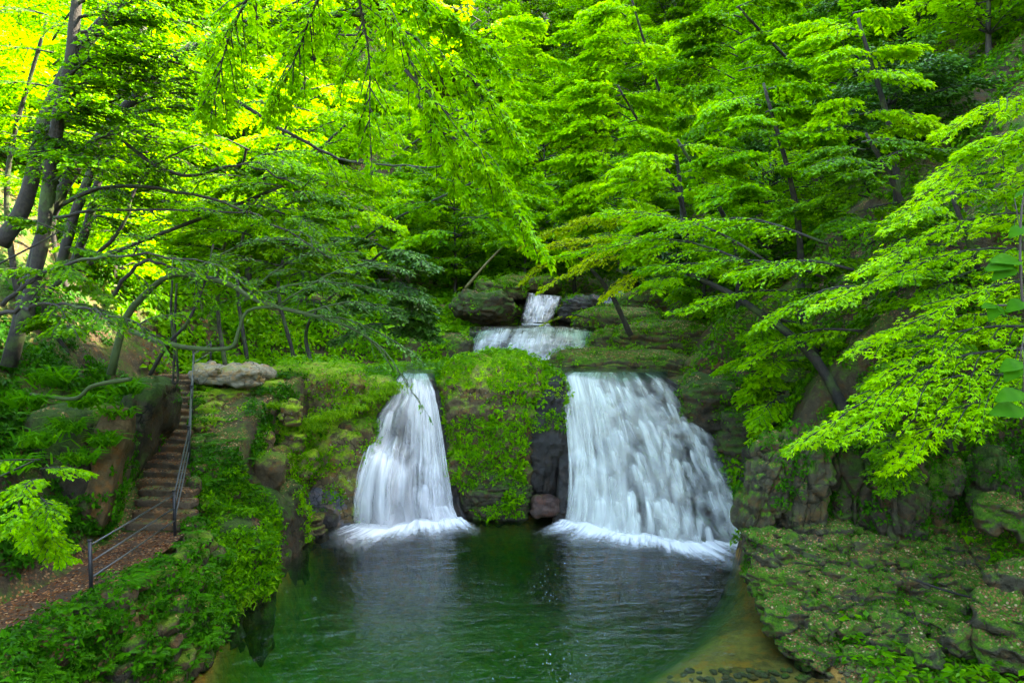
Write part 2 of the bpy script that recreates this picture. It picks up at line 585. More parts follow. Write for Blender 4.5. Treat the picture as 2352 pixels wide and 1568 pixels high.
# ------------------------------------------------------------------ terrain
XL_Y = np.array([-30, 8, 12, 14, 17, 25.5, 30, 36, 45, 60, 90, 200.])
XL_X = np.array([-10, -10, -9.9, -9.5, -10.0, -13.8, -13.5, -9.5, -9.0, -8, -6, -6.])
SH_Y = np.array([-30, 6, 9, 12, 14.8, 16.5, 19.3, 20.9, 24.1, 26.4, 28, 200.])      # left shore
SH_X = np.array([-2, -3.0, -6.0, -7.0, -6.7, -7.2, -7.6, -7.2, -7.4, -6.6, -6.6, -6.6])
RS_Y = np.array([-30, 6, 9, 12, 14.8, 16.5, 18.7, 22.4, 24.1, 26.4, 28, 200.])      # right shore
RS_X = np.array([2, 3, 6, 7.0, 6.9, 7.2, 6.7, 7.3, 8.2, 6.6, 6.6, 6.6])


def stair_z(y):
    return 2.4 + 3.2 * np.clip((y - 17.0) / 9.0, 0, 1)


def floor_z(y):
    return 5.2 * sstep(y, 27.2, 28.6) + 1.75 * sstep(y, 35.6, 36.4) + 1.6 * sstep(y, 40.2, 41.2) + 0.22 * np.maximum(0, y - 42) + 0.75 * np.maximum(0, y - 62)


def H(x, y):
    x = np.asarray(x, float)
    y = np.asarray(y, float)
    q = np.stack((x, y, x * 0), 1)
    nz = fbm(q * 0.35, 4, 3) * 0.5 + fbm(q * 1.3, 3, 8) * 0.14
    xl, xs, xr = np.interp(y, XL_Y, XL_X), np.interp(y, SH_Y, SH_X), np.interp(y, RS_Y, RS_X)
    # pool floor, deep in the middle and shallow at the near right
    w = np.minimum(x - xs, xr - x)
    depth = 3.0 * (1 - np.exp(-np.maximum(0, w + 0.1) / 0.55)) * sstep(y, 8.5, 10.5)
    shal = sstep(x * 0.8 - (y - 14.0) * 0.75, -2.0, 2.4)
    depth = depth * (1 - 0.93 * shal) + 0.10
    near = 0.57 * np.maximum(0, 10 - y)
    base = np.where(y < 26.6, -depth * (1 - sstep(y, 25.6, 26.6)) + near, 0) + floor_z(y)
    # left bank: path, stairs and the slope above them
    slope = np.maximum(0, xl - x)
    bankL = np.maximum(stair_z(y) - 0.05 * sstep(y, 17, 18), floor_z(y) + 0.35 * sstep(y, 28, 33)) + slope * 1.9 * np.exp(-slope / 14) + nz * sstep(slope, 0.1, 2.5) * 1.8 + 0.5 * np.maximum(0, slope - 12)
    up = sstep(y, 27.5, 30)
    eL = xs - 0.15 - 0.5 * (1 - up)
    tL = sstep(eL - x, 0.0, 0.75 + 2.2 * up)
    # right bank
    sr = np.maximum(0, x - xr)
    shelf = 0.06 + 0.29 * np.maximum(0, y - 14.7) + 0.03 * sr
    cl = sstep(y, 20.2, 21.2)
    back = 1.9 + 2.6 * sstep(sr, 0.2, 2.6) * cl
    bankR = np.where(y < 20.2, np.minimum(shelf, 1.55), shelf * (1 - cl) + back * cl)
    bankR = np.maximum(bankR, floor_z(y) + 0.3)
    bankR = bankR + np.maximum(0, sr - (1.0 + 4.5 * (1 - cl))) * 1.0 + nz * sstep(sr, 0.5, 3) * (0.5 + 1.2 * cl) + 0.3 * np.maximum(0, sr - 14)
    tR = sstep(x - xr, 0.0, 0.7 + 2.0 * up)
    z = base * (1 - tL) + bankL * tL
    z = z * (1 - tR) + bankR * tR
    return z


gx = np.concatenate((np.linspace(-75, -18, 46)[:-1], np.linspace(-18, 18, 165), np.linspace(18, 75, 46)[1:]))
gy = np.concatenate((np.linspace(-25, 6, 22)[:-1], np.linspace(6, 46, 190), np.linspace(46, 140, 70)[1:]))
GX, GY = np.meshgrid(gx, gy)
GZ = H(GX.ravel(), GY.ravel())
TV = np.stack((GX.ravel(), GY.ravel(), GZ), 1)
nx, ny = len(gx), len(gy)
ii = (np.arange(ny - 1)[:, None] * nx + np.arange(nx - 1)[None, :]).ravel()
TF = np.concatenate((np.stack((ii, ii + 1, ii + nx + 1), 1), np.stack((ii, ii + nx + 1, ii + nx), 1)))
ter = mesh('terrain', TV, TF, M['soil'])
ter.materials.append(M['bed'])
cz = TV[TF].mean(1)
inpool = (cz[:, 2] < 0.06) & (cz[:, 1] < 27.5)
ter.polygons.foreach_set('material_index', inpool.astype(np.int32))
link('terrain', ter, kind='structure')
SURF = {'terrain': (TV, TF)}

# the pool: a closed body of clear green water, its lower faces under the bed
wx0, wx1, wy0, wy1 = -14.0, 14.0, 4.0, 27.6
bm = bmesh.new()
bmesh.ops.create_cube(bm, size=1.0)
for v in bm.verts:
    v.co = (wx0 if v.co.x < 0 else wx1, wy0 if v.co.y < 0 else wy1, -3.6 if v.co.z < 0 else 0.0)
wme = bpy.data.meshes.new('water')
bm.to_mesh(wme)
bm.free()
wme.materials.append(M['water'])
link('water', wme, kind='structure')


# ------------------------------------------------------------------ rocks
def add_rock(tag, mb, *a, **k):
    V, F = rock(*a, **k)
    mb.add(V, F)
    SURF.setdefault(tag, []).append((V, F))
    return V, F


def lone_rock(name, mat, label, tag, *a, cat='rock', group=None, **k):
    V, F = rock(*a, **k)
    c = np.array(a[0], float)
    c[2] = V[:, 2].min()
    link(name, mesh(name, V - c, F, mat), None, c, label, cat, group)
    SURF.setdefault(tag, []).append((V, F))


def outcrop(name, label, cat, tag, specs, part='block'):
    c = np.array(specs[0][1], float)
    c[2] -= specs[0][2][2]
    t = thing(name, label, cat, c)
    for mat, ctr, size, kw in specs:
        V, F = rock(ctr, size, **kw)
        link(part, mesh(part, V - c, F, M[mat]), t)
        SURF.setdefault(tag, []).append((V, F))
    return t


# centre pillar between the two falls
outcrop('rock_buttress', 'great mossy rock between the two waterfalls, draped with plants', 'rock', 'pillar', [
    ('rock_green', (-0.85, 28.0, 2.5), (2.1, 1.6, 3.2), dict(sub=6, e=3.0, amp=0.36, freq=0.7, block=0.10, bsize=(1.1, 1.1, 0.8), crack=0.09, strata=0.18, sh=0.7, seed=11)),
    ('rock_bright', (-0.65, 28.2, 5.0), (2.35, 1.6, 1.42), dict(sub=5, e=2.15, amp=0.30, freq=0.8, block=0.05, strata=0.1, sh=0.3, seed=12)),
    ('rock_dark', (1.35, 27.7, 2.3), (0.75, 0.9, 3.3), dict(sub=6, e=3.4, amp=0.30, freq=0.9, block=0.16, bsize=(0.7, 0.7, 0.8), strata=0.1, seed=13, ry=0.08)),
    ('moss_dark', (-0.6, 26.75, 0.75), (1.35, 0.6, 1.15), dict(sub=6, e=3, amp=0.24, freq=1.0, block=0.12, bsize=(0.7, 0.7, 0.4), strata=0.1, seed=14)),
])
# left bank ledges between the stairs and the left fall
L = []
def lb(mat, px, py, Y, sx, sy, sz, **kw):
    d = dict(sub=5, e=5, amp=0.10, freq=1.1, block=0.07, bsize=(0.9, 0.9, 0.4), strata=0.10, sh=0.3, seed=20 + len(L))
    d.update(kw)
    c = P(px, py, Y)
    c[2] -= sz
    c[1] += sy
    L.append((mat, tuple(c), (sx, sy, sz), d))
lb('rock_bright', 700, 845, 26.2, 2.2, 1.6, 2.6, amp=0.2, sub=6)
lb('rock_bright', 850, 868, 26.9, 1.0, 1.4, 2.9)
lb('rock_bright', 745, 985, 25.2, 1.5, 1.2, 2.0)
lb('rock_green', 815, 968, 25.6, 0.75, 0.9, 2.0)
lb('rock_grey', 735, 1115, 25.0, 0.95, 0.9, 1.25, block=0.12, bsize=(0.7, 0.7, 0.9))
lb('rock_grey', 790, 1060, 25.5, 0.55, 0.8, 2.1, block=0.1, bsize=(0.5, 0.7, 1.2))
lb('rock_green', 640, 990, 24.6, 0.9, 1.1, 2.2)
lb('rock_bright', 590, 925, 24.6, 0.8, 1.0, 1.0)
lb('rock_bright', 510, 895, 24.4, 0.9, 1.0, 0.5)
lb('rock_bright', 540, 930, 23.9, 0.8, 0.8, 0.7)
lb('rock_bright', 490, 960, 23.2, 0.55, 0.8, 1.0, e=3)
lb('rock_green', 590, 1040, 22.6, 0.8, 1.1, 1.3, e=3)
lb('rock_green', 520, 1060, 21.6, 1.1, 1.1, 1.3, e=3)
lb('rock_green', 470, 1110, 19.8, 0.75, 1.0, 1.2, e=3)
lb('moss_dark', 560, 1140, 20.6, 0.95, 1.1, 2.4, e=3)
lb('moss_dark', 620, 1120, 21.9, 0.7, 1.1, 2.6, e=3.5)
lb('moss_dark', 500, 1210, 18.3, 1.1, 1.0, 2.4, e=3)
lb('moss_dark', 430, 1290, 16.8, 0.9, 0.9, 2.2, e=3)
lb('rock_green', 700, 1190, 24.2, 0.65, 0.8, 0.5)
lb('rock_green', 665, 1240, 22.9, 0.45, 0.9, 0.45)
lb('rock_dark', 790, 1188, 25.6, 0.35, 0.5, 0.4)
for (px, py, Y, sx, sy, sz, mt) in [(470, 905, 24.2, .55, .6, .3, 'rock_bright'), (530, 905, 24.6, .8, .6, .28, 'rock_bright'), (600, 890, 25.2, .7, .7, .3, 'rock_bright'), (480, 935, 23.6, .5, .55, .4, 'rock_bright'),
        (545, 945, 23.8, .55, .5, .35, 'rock_bright'), (470, 985, 22.4, .4, .6, .5, 'rock_bright'), (600, 960, 24.2, .55, .5, .5, 'rock_green'), (520, 990, 22.8, .6, .6, .45, 'rock_green'), (455, 1035, 21.2, .4, .6, .4, 'rock_green'),
        (570, 1010, 23.0, .6, .6, .5, 'rock_bright'), (610, 1070, 22.2, .55, .6, .6, 'rock_green'), (660, 1000, 24.6, .6, .6, .5, 'rock_bright'), (500, 1100, 20.4, .45, .5, .35, 'rock_green'), (690, 1055, 24.6, .5, .5, .5, 'rock_bright'), (450, 1160, 19.0, .4, .4, .3, 'rock_green')]:
    c = P(px, py, Y)
    L.append((mt, (c[0], c[1] + sy * 0.5, c[2] - sz * 0.45), (sx, sy, sz), dict(sub=4, e=4.5, amp=0.09, freq=1.6, rz=0.4 * math.sin(px), ry=0.12 * math.sin(py), block=0.09, bsize=(0.5, 0.5, 0.25), crack=0.08, seed=int(px))))
outcrop('rock_outcrop', 'stepped mossy rock bank between the stone stairs and left waterfall', 'rock bank', 'lbank', L)
lone_rock('flat_slab', M['rock_pale'], 'broad pale bare rock slab at the top of the stairs', 'slab', tuple(P(535, 862, 25.4)), (1.35, 1.1, 0.40), sub=5, e=3.0, amp=0.22, block=0.12, bsize=(0.9, 0.9, 0.25), seed=50, ry=0.08)
lone_rock('rock', M['rock_bright'], 'small white-spotted rock halfway along the ledge right of the stairs', 'slab', tuple(P(672, 950, 24.4)), (0.36, 0.4, 0.42), sub=5, e=4, amp=0.16, block=0.1, bsize=(0.4, 0.4, 0.3), seed=51)
lone_rock('boulder', M['rock_dark'], 'dark wet mossy boulder on ledge at the foot of left fall', 'wet', tuple(P(752, 1195, 25.0)), (0.42, 0.35, 0.30), sub=4, e=3, amp=0.08, seed=52)
lone_rock('boulder', M['rock_red'], 'reddish brown boulder at waterline beneath the dark side of middle rock', 'wet', tuple(P(1250, 1160, 26.2)), (0.55, 0.5, 0.42), sub=4, e=3.4, amp=0.12, block=0.05, seed=53)
lone_rock('boulder', M['rock_dark'], 'black wedge boulder at the foot of right waterfall with water around it', 'wet', tuple(P(1640, 1192, 24.5)), (0.48, 0.4, 0.38), ry=0.35, sub=4, e=5, amp=0.05, seed=54)
lone_rock('boulder', M['moss'], 'mossy boulder standing in water at the near left shore', 'wet', tuple(P(452, 1500, 15.7)), (0.42, 0.33, 0.26), sub=4, e=2.8, amp=0.07, seed=55)
lone_rock('rock', M['moss'], 'small mossy stone behind the boulder on the near left shore', 'wet', tuple(P(425, 1478, 16.1)), (0.36, 0.3, 0.18), sub=4, e=2.8, amp=0.06, seed=56)
lone_rock('rock', M['moss'], 'tiniest round mossy stone just in front of the left shore boulder', 'wet', tuple(P(430, 1530, 15.3)), (0.12, 0.1, 0.08), sub=3, e=2.4, amp=0.03, seed=57)
lone_rock('boulder', M['moss'], 'big smooth green boulder sloping into pool right of right fall', 'cliff', tuple(P(1765, 1235, 21.3)), (0.6, 0.9, 1.45), sub=5, ry=-0.42, e=2.6, amp=0.12, seed=58)

# upper gorge: ledge of the second tier, mossy hump on the right, rocks beside the top cascade
outcrop('rock_ledge', 'layered mossy rock hump right of the second waterfall tier', 'rock ledge', 'hump', [
    ('moss', tuple(P(1440, 822, 30.5) + (0, 1.2, -0.6)), (3.6, 1.8, 0.95), dict(sub=6, e=3, amp=0.2, freq=0.6, strata=0.20, sh=0.33, block=0.08, bsize=(1.3, 1.3, 0.3), seed=61, ry=0.04)),
    ('moss', tuple(P(1570, 770, 32.5) + (0, 1.2, -0.6)), (3.2, 1.6, 1.2), dict(sub=6, e=3.4, amp=0.2, freq=0.6, strata=0.20, sh=0.33, block=0.08, bsize=(1.3, 1.3, 0.3), seed=62)),
    ('moss', tuple(P(1392, 792, 34.3)), (0.85, 0.8, 0.75), dict(sub=5, e=2.8, amp=0.2, block=0.1, seed=70)),
    ('moss', tuple(P(1062, 800, 34.6)), (0.6, 0.8, 0.6), dict(sub=4, e=2.8, amp=0.2, block=0.1, seed=78)),
    ('rock_green', tuple(P(1680, 860, 29.5)), (2.0, 1.4, 0.9), dict(sub=5, e=3.4, amp=0.15, strata=0.22, sh=0.25, seed=63)),
    ('moss', tuple(P(1420, 745, 37.5)), (2.4, 1.5, 0.9), dict(sub=5, e=3, amp=0.15, strata=0.2, seed=64)),
    ('moss', tuple(P(1520, 700, 40)), (2.6, 1.5, 0.8), dict(sub=5, e=3, amp=0.15, strata=0.2, seed=65)),
])
outcrop('rock_ledge', 'shaded mossy rocks left of the topmost small cascade', 'rock ledge', 'hump', [
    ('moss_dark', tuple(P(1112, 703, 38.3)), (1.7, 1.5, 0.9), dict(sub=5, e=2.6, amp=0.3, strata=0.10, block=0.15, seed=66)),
    ('moss', tuple(P(1150, 668, 41)), (1.4, 1.5, 0.6), dict(sub=5, e=4.5, amp=0.25, strata=0.15, block=0.15, seed=67)),
    ('rock_dark', tuple(P(1335, 712, 39.5)), (1.3, 1.2, 0.8), dict(sub=5, e=4.5, amp=0.25, strata=0.15, block=0.15, seed=68)),
    ('moss', tuple(P(1215, 655, 42)), (2.0, 1.5, 0.6), dict(sub=5, e=3, amp=0.2, seed=69)),
])
# dark slope right of the right fall
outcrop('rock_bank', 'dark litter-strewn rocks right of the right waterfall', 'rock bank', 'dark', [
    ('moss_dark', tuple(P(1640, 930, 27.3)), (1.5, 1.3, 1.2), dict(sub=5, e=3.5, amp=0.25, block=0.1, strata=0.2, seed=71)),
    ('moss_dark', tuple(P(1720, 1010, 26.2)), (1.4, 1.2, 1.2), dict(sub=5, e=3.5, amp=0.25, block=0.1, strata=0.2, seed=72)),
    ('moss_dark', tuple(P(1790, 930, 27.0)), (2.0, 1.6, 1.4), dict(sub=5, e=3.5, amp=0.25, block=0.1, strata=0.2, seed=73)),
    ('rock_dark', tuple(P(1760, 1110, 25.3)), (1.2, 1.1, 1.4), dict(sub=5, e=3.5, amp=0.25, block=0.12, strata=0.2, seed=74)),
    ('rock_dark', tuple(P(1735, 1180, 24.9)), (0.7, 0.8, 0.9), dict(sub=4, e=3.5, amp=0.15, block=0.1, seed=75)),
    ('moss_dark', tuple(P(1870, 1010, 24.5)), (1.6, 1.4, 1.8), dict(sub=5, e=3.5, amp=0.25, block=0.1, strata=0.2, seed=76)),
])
# right cliff of tall mossy columns above the shelf
C = []
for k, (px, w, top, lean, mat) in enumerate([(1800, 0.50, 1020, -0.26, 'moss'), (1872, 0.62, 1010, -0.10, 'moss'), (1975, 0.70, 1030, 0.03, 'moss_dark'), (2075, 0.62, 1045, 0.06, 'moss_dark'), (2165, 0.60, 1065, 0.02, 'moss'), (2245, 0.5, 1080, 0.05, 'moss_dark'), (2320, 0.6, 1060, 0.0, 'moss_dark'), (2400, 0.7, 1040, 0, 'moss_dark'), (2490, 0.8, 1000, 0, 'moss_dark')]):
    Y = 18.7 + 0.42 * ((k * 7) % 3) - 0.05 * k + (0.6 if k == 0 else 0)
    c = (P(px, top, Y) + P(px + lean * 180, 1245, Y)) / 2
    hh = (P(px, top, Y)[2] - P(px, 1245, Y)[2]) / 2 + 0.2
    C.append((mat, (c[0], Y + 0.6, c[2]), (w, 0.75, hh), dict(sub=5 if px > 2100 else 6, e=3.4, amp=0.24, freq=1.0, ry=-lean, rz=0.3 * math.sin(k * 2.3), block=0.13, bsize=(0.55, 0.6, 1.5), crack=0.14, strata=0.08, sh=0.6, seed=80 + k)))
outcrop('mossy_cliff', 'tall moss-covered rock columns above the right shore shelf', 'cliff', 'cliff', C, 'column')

# the right shelf: rows of mossy rocks climbing from the shore to the cliff
r = np.random.default_rng(5)
variants = []
for k in range(10):
    V, F = rock((0, 0, 0), (0.50, 0.40, 0.32), sub=4, e=4.2, amp=0.22, freq=2.2, block=0.09, bsize=(0.4, 0.4, 0.22), crack=0.08, seed=100 + k)
    variants.append((V, F, mesh('rock', V, F, M['moss'])))
base = np.array((9.0, 16.5, 0.3))
shelf = thing('rock_shelf', 'terraced shelf of rounded mossy rocks with fallen leaves on the right shore', 'rock shelf', base)
def place_rock(parent, pbase, c, s, rz, k, tag, name='rock', tilt=0.0, mset=None):
    V, F, me = (mset or variants)[k]
    o = link(name, me, parent, np.array(c) - pbase, rot=(tilt, 0, rz), scale=s)
    R = rot_zxy(rz, tilt)
    SURF.setdefault(tag, []).append(((V * np.array(s)) @ R.T + np.array(c), F))
rowsp = [(15.85, 0.30, 7.1), (16.6, 0.62, 7.05), (17.35, 0.92, 7.0), (18.05, 1.2, 6.95), (15.5, 0.18, 7.0), (16.2, 0.42, 7.15), (16.95, 0.78, 6.95), (17.7, 1.05, 6.95), (18.4, 1.35, 7.0), (19.0, 1.7, 7.4)]
for j, (y0, z0, x0) in enumerate(rowsp):
    x = x0
    while x < 13.8:
        s = r.uniform(0.75, 1.35)
        if x > x0 + 1.5 and r.random() < 0.22:
            x += r.uniform(0.2, 0.6)
        dy = 0.20 * math.sin(x * 1.1 + j) + r.normal() * 0.10 - 0.22 * max(0, x - 9.5) * (1 if j < 3 else 0.4)
        if 1.0 and not (j == 0 and x > 9.8):
            place_rock(shelf, base, (x, y0 + dy, z0 + r.normal() * 0.06 - 0.1), (s * r.uniform(0.9, 1.5), s, s * r.uniform(0.55, 1.1)), r.uniform(-0.6, 0.6), int(r.integers(10)), 'shelf')
        x += 0.62 * s + 0.15
for k in range(110):
    y = r.uniform(15.4, 19.2)
    x = r.uniform(7.1, 13.4)
    z = float(np.interp(y, [15.3, 19.2], [0.35, 1.85])) + 0.05 + r.normal() * 0.05
    s = r.uniform(0.35, 0.7)
    place_rock(shelf, base, (x, y, z), (s * r.uniform(0.8, 1.5), s, s * r.uniform(0.8, 1.4)), r.uniform(-1.2, 1.2), int(r.integers(10)), 'shelf', tilt=r.normal() * 0.15)
for (px, py, Y, s) in [(1880, 1500, 15.6, 1.0), (1985, 1515, 15.0, 0.9), (2300, 1495, 14.3, 1.1), (2220, 1470, 14.8, 0.9), (2340, 1440, 14.5, 1.5), (2350, 1345, 15.4, 1.2), (2310, 1180, 17.2, 1.2), (2120, 1500, 14.6, 0.7), (2010, 1555, 14.3, 0.55)]:
    place_rock(shelf, base, P(px, py, Y), (s, s, s), r.uniform(-1, 1), int(r.integers(10)), 'shelf')

# ------------------------------------------------------------------ path, stone stairs, handrail, dry stone wall
pc = np.array([(-8.9, 2), (-9.3, 8), (-9.35, 11), (-8.95, 13.2), (-8.85, 15), (-9.1, 17.2)])
pl = spline(np.c_[pc, np.zeros(len(pc))], 60)
tn = norm(np.gradient(pl, axis=0))
sd_ = np.stack((tn[:, 1], -tn[:, 0], tn[:, 2] * 0), 1)
W_ = np.linspace(-0.8, 0.8, 14)
V = (pl[:, None, :] + sd_[:, None, :] * W_[None, :, None]).reshape(-1, 3)
V[:, 2] = 2.46 + 0.05 * fbm(V * 1.5, 3, 4) - 0.12 * np.repeat((np.abs(W_)[None, :] > 0.9), 60, 0).ravel()
F = []
for i in range(59):
    for j in range(13):
        a = i * 14 + j
        F += [(a, a + 1, a + 15), (a, a + 15, a + 14)]
link('path', mesh('path', V, np.array(F), M['path']), kind='structure')
SURF['path'] = (V, np.array(F))

def stair_c(y):
    t = (y - 17.0) / 9.0
    return -8.95 + t * (-12.85 + 8.95)
sb = np.array((stair_c(17.0), 17.0, 2.4))
stairs = thing('stone_staircase', 'worn stone staircase strewn with brown leaves climbing beside the left bank', 'staircase', sb)
svar = []
for k in range(5):
    V, F = rock((0, 0, 0), (0.80, 0.25, 0.11), sub=4, e=8, amp=0.05, freq=2.2, seed=150 + k)
    svar.append((V, F, mesh('step', V, F, M['step'])))
NS = 20
for k in range(NS):
    y = 17.2 + k * 8.9 / NS
    wx = 0.85 if k > 3 else 1.05
    place_rock(stairs, sb, (stair_c(y) + r.normal() * 0.05, y + 0.22, stair_z(np.array(y)) + 0.10 + r.normal() * 0.012), (wx, 1.0, 1.0), -0.12 + r.normal() * 0.05, k % 5, 'steps', 'step', mset=svar)
svar2 = []
for k in range(5):
    V, F = rock((0, 0, 0), (0.26, 0.24, 0.2), sub=3, e=3.4, amp=0.08, freq=2.5, seed=160 + k)
    svar2.append((V, F, mesh('edge_stone', V, F, M['moss'])))
for k in range(22):
    y = 17.0 + r.random() * 9.2
    sd = 1 if k % 2 else -1
    place_rock(stairs, sb, (stair_c(y) + sd * (0.85 + 0.2 * r.random()), y, float(stair_z(np.array(y))) + 0.10), tuple(r.uniform(0.5, 1.0, 3)), r.uniform(-1, 1), k % 5, 'edging', 'edge_stone', mset=svar2)

# handrail: iron posts with three rails
posts = [np.array((-8.30, 13.25, 2.42)), np.array((-8.45, 16.9, 2.45))] + [np.array((stair_c(y) + 0.72, y, float(stair_z(np.array(y))) + 0.08)) for y in (20.0, 22.6, 25.4)] + [np.array((-12.2, 27.6, 5.75))]
rail_t = thing('handrail', 'metal handrail with dark posts and three pipes beside stairs', 'handrail', posts[0])
for p_ in posts:
    mb = MB()
    V, F = tube([p_ - (0, 0, 0.25), p_ + (0, 0, 0.5), p_ + (0, 0, 1.12)], 0.04, 8)
    mb.add(V, F)
    V, F = tube([p_ + (0, 0, 1.12), p_ + (0, 0, 1.15)], 0.05, 8)
    mb.add(V, F)
    mb.build('post', M['iron'], rail_t, posts[0])
for a, b in zip(posts[:-1], posts[1:]):
    for hgt in (1.03, 0.70, 0.38):
        V, F = tube([a + (0, 0, hgt), (a + b) / 2 + (0, 0, hgt - 0.01), b + (0, 0, hgt)], 0.018, 8)
        link('rail', mesh('rail', V - posts[0], F, M['rail']), rail_t)

# dry stone wall holding the path above the near left shore
wb = np.array((-7.9, 13.5, 0.0))
wall = thing('dry_stone_wall', 'rough dry stone retaining wall under the path at lower left', 'stone wall', wb)
wvar = []
for k in range(8):
    V, F = rock((0, 0, 0), (0.27, 0.2, 0.17), sub=3, e=3.6, amp=0.10, freq=2.4, seed=180 + k)
    wvar.append((V, F, mesh('stone', V, F, M[('rock_green', 'rock_green', 'moss', 'rock_green', 'moss_dark', 'rock_green', 'rock_green', 'rock_green')[k]])))
for j in range(8):
    y = 10.2 + 0.2 * (j % 2)
    while y < 17.6:
        s = r.uniform(0.75, 1.45)
        z = 0.12 + j * 0.32
        xw = np.interp(y, [10, 12, 13.3, 15, 17, 18], [-7.9, -8.0, -7.6, -7.35, -7.7, -7.9]) - 0.20 * z + 0.25
        place_rock(wall, wb, (xw + r.normal() * 0.06, y, z + r.normal() * 0.04), (s * 1.05, s * 1.2, s), 1.57 + r.normal() * 0.35, int(r.integers(8)), 'wall', 'stone', tilt=r.normal() * 0.15, mset=wvar)
        y += 0.5 * s + 0.06

# leaning slabs on the dark left slope
lone_rock('leaning_slab', M['slab'], 'tall bare brown slab leaning beside the lower stairs', 'lean', tuple(P(248, 1075, 16.6)), (0.34, 0.5, 1.55), sub=5, ry=0.20, rx=-0.12, rz=0.25, e=6, amp=0.07, block=0.03, bsize=(1, 1, 2), seed=90)
outcrop('rock_crag', 'dark rock face behind the leaning slab on the left slope', 'rock face', 'lean', [
    ('moss_dark', tuple(P(130, 1090, 16.2) + (0, 0.4, 0)), (1.0, 0.9, 1.6), dict(sub=5, e=4, amp=0.2, block=0.12, bsize=(0.9, 0.9, 1.5), seed=91)),
    ('rock_green', tuple(P(190, 1080, 16.8) + (0, 0.4, 0)), (0.6, 0.8, 1.6), dict(sub=5, e=4, ry=0.2, amp=0.15, block=0.08, bsize=(0.9, 0.9, 1.5), seed=92)),
    ('moss_dark', tuple(P(315, 1000, 20.0) + (0, 0.5, 0)), (0.5, 1.1, 1.7), dict(sub=5, e=4, ry=0.25, amp=0.15, block=0.08, bsize=(0.9, 0.9, 1.5), seed=93)),
])

# ------------------------------------------------------------------ waterfalls
def edge_interp(pts, t):
    pts = np.asarray(pts, float)
    k = np.linspace(0, 1, len(pts))
    return np.stack([np.interp(t, k, pts[:, c]) for c in range(pts.shape[1])], -1)


def fall_surface(left, right, steps, bulge, seed):
    """left/right: rows (px, py, Y) down each edge. returns f(s, t, off) -> world points; steps = list of (t, s0, s1, out, width)"""
    def pt(e):
        return np.array([P(a, b, c) for a, b, c in e])
    Lw, Rw = pt(left), pt(right)

    def f(s, t, off=0.0):
        a = edge_interp(Lw, t)
        b = edge_interp(Rw, t)
        p = a * (1 - s[:, None]) + b * s[:, None]
        out = bulge * np.sin(np.pi * np.clip(s, 0, 1)) * t
        for (ts, s0, s1, o_, w) in steps:
            ts_ = ts + 0.03 * np.sin(s * 23 + seed)
            m = sstep(s, s0 - 0.05, s0 + 0.05) * (1 - sstep(s, s1 - 0.05, s1 + 0.05))
            out = out + o_ * m * sstep(t, ts_ - w, ts_)
        q = np.stack((s * 5, t * 6, s * 0 + seed), 1)
        out = out + 0.22 * fbm(q, 3, seed)
        p[:, 1] -= out + off
        return p
    return f


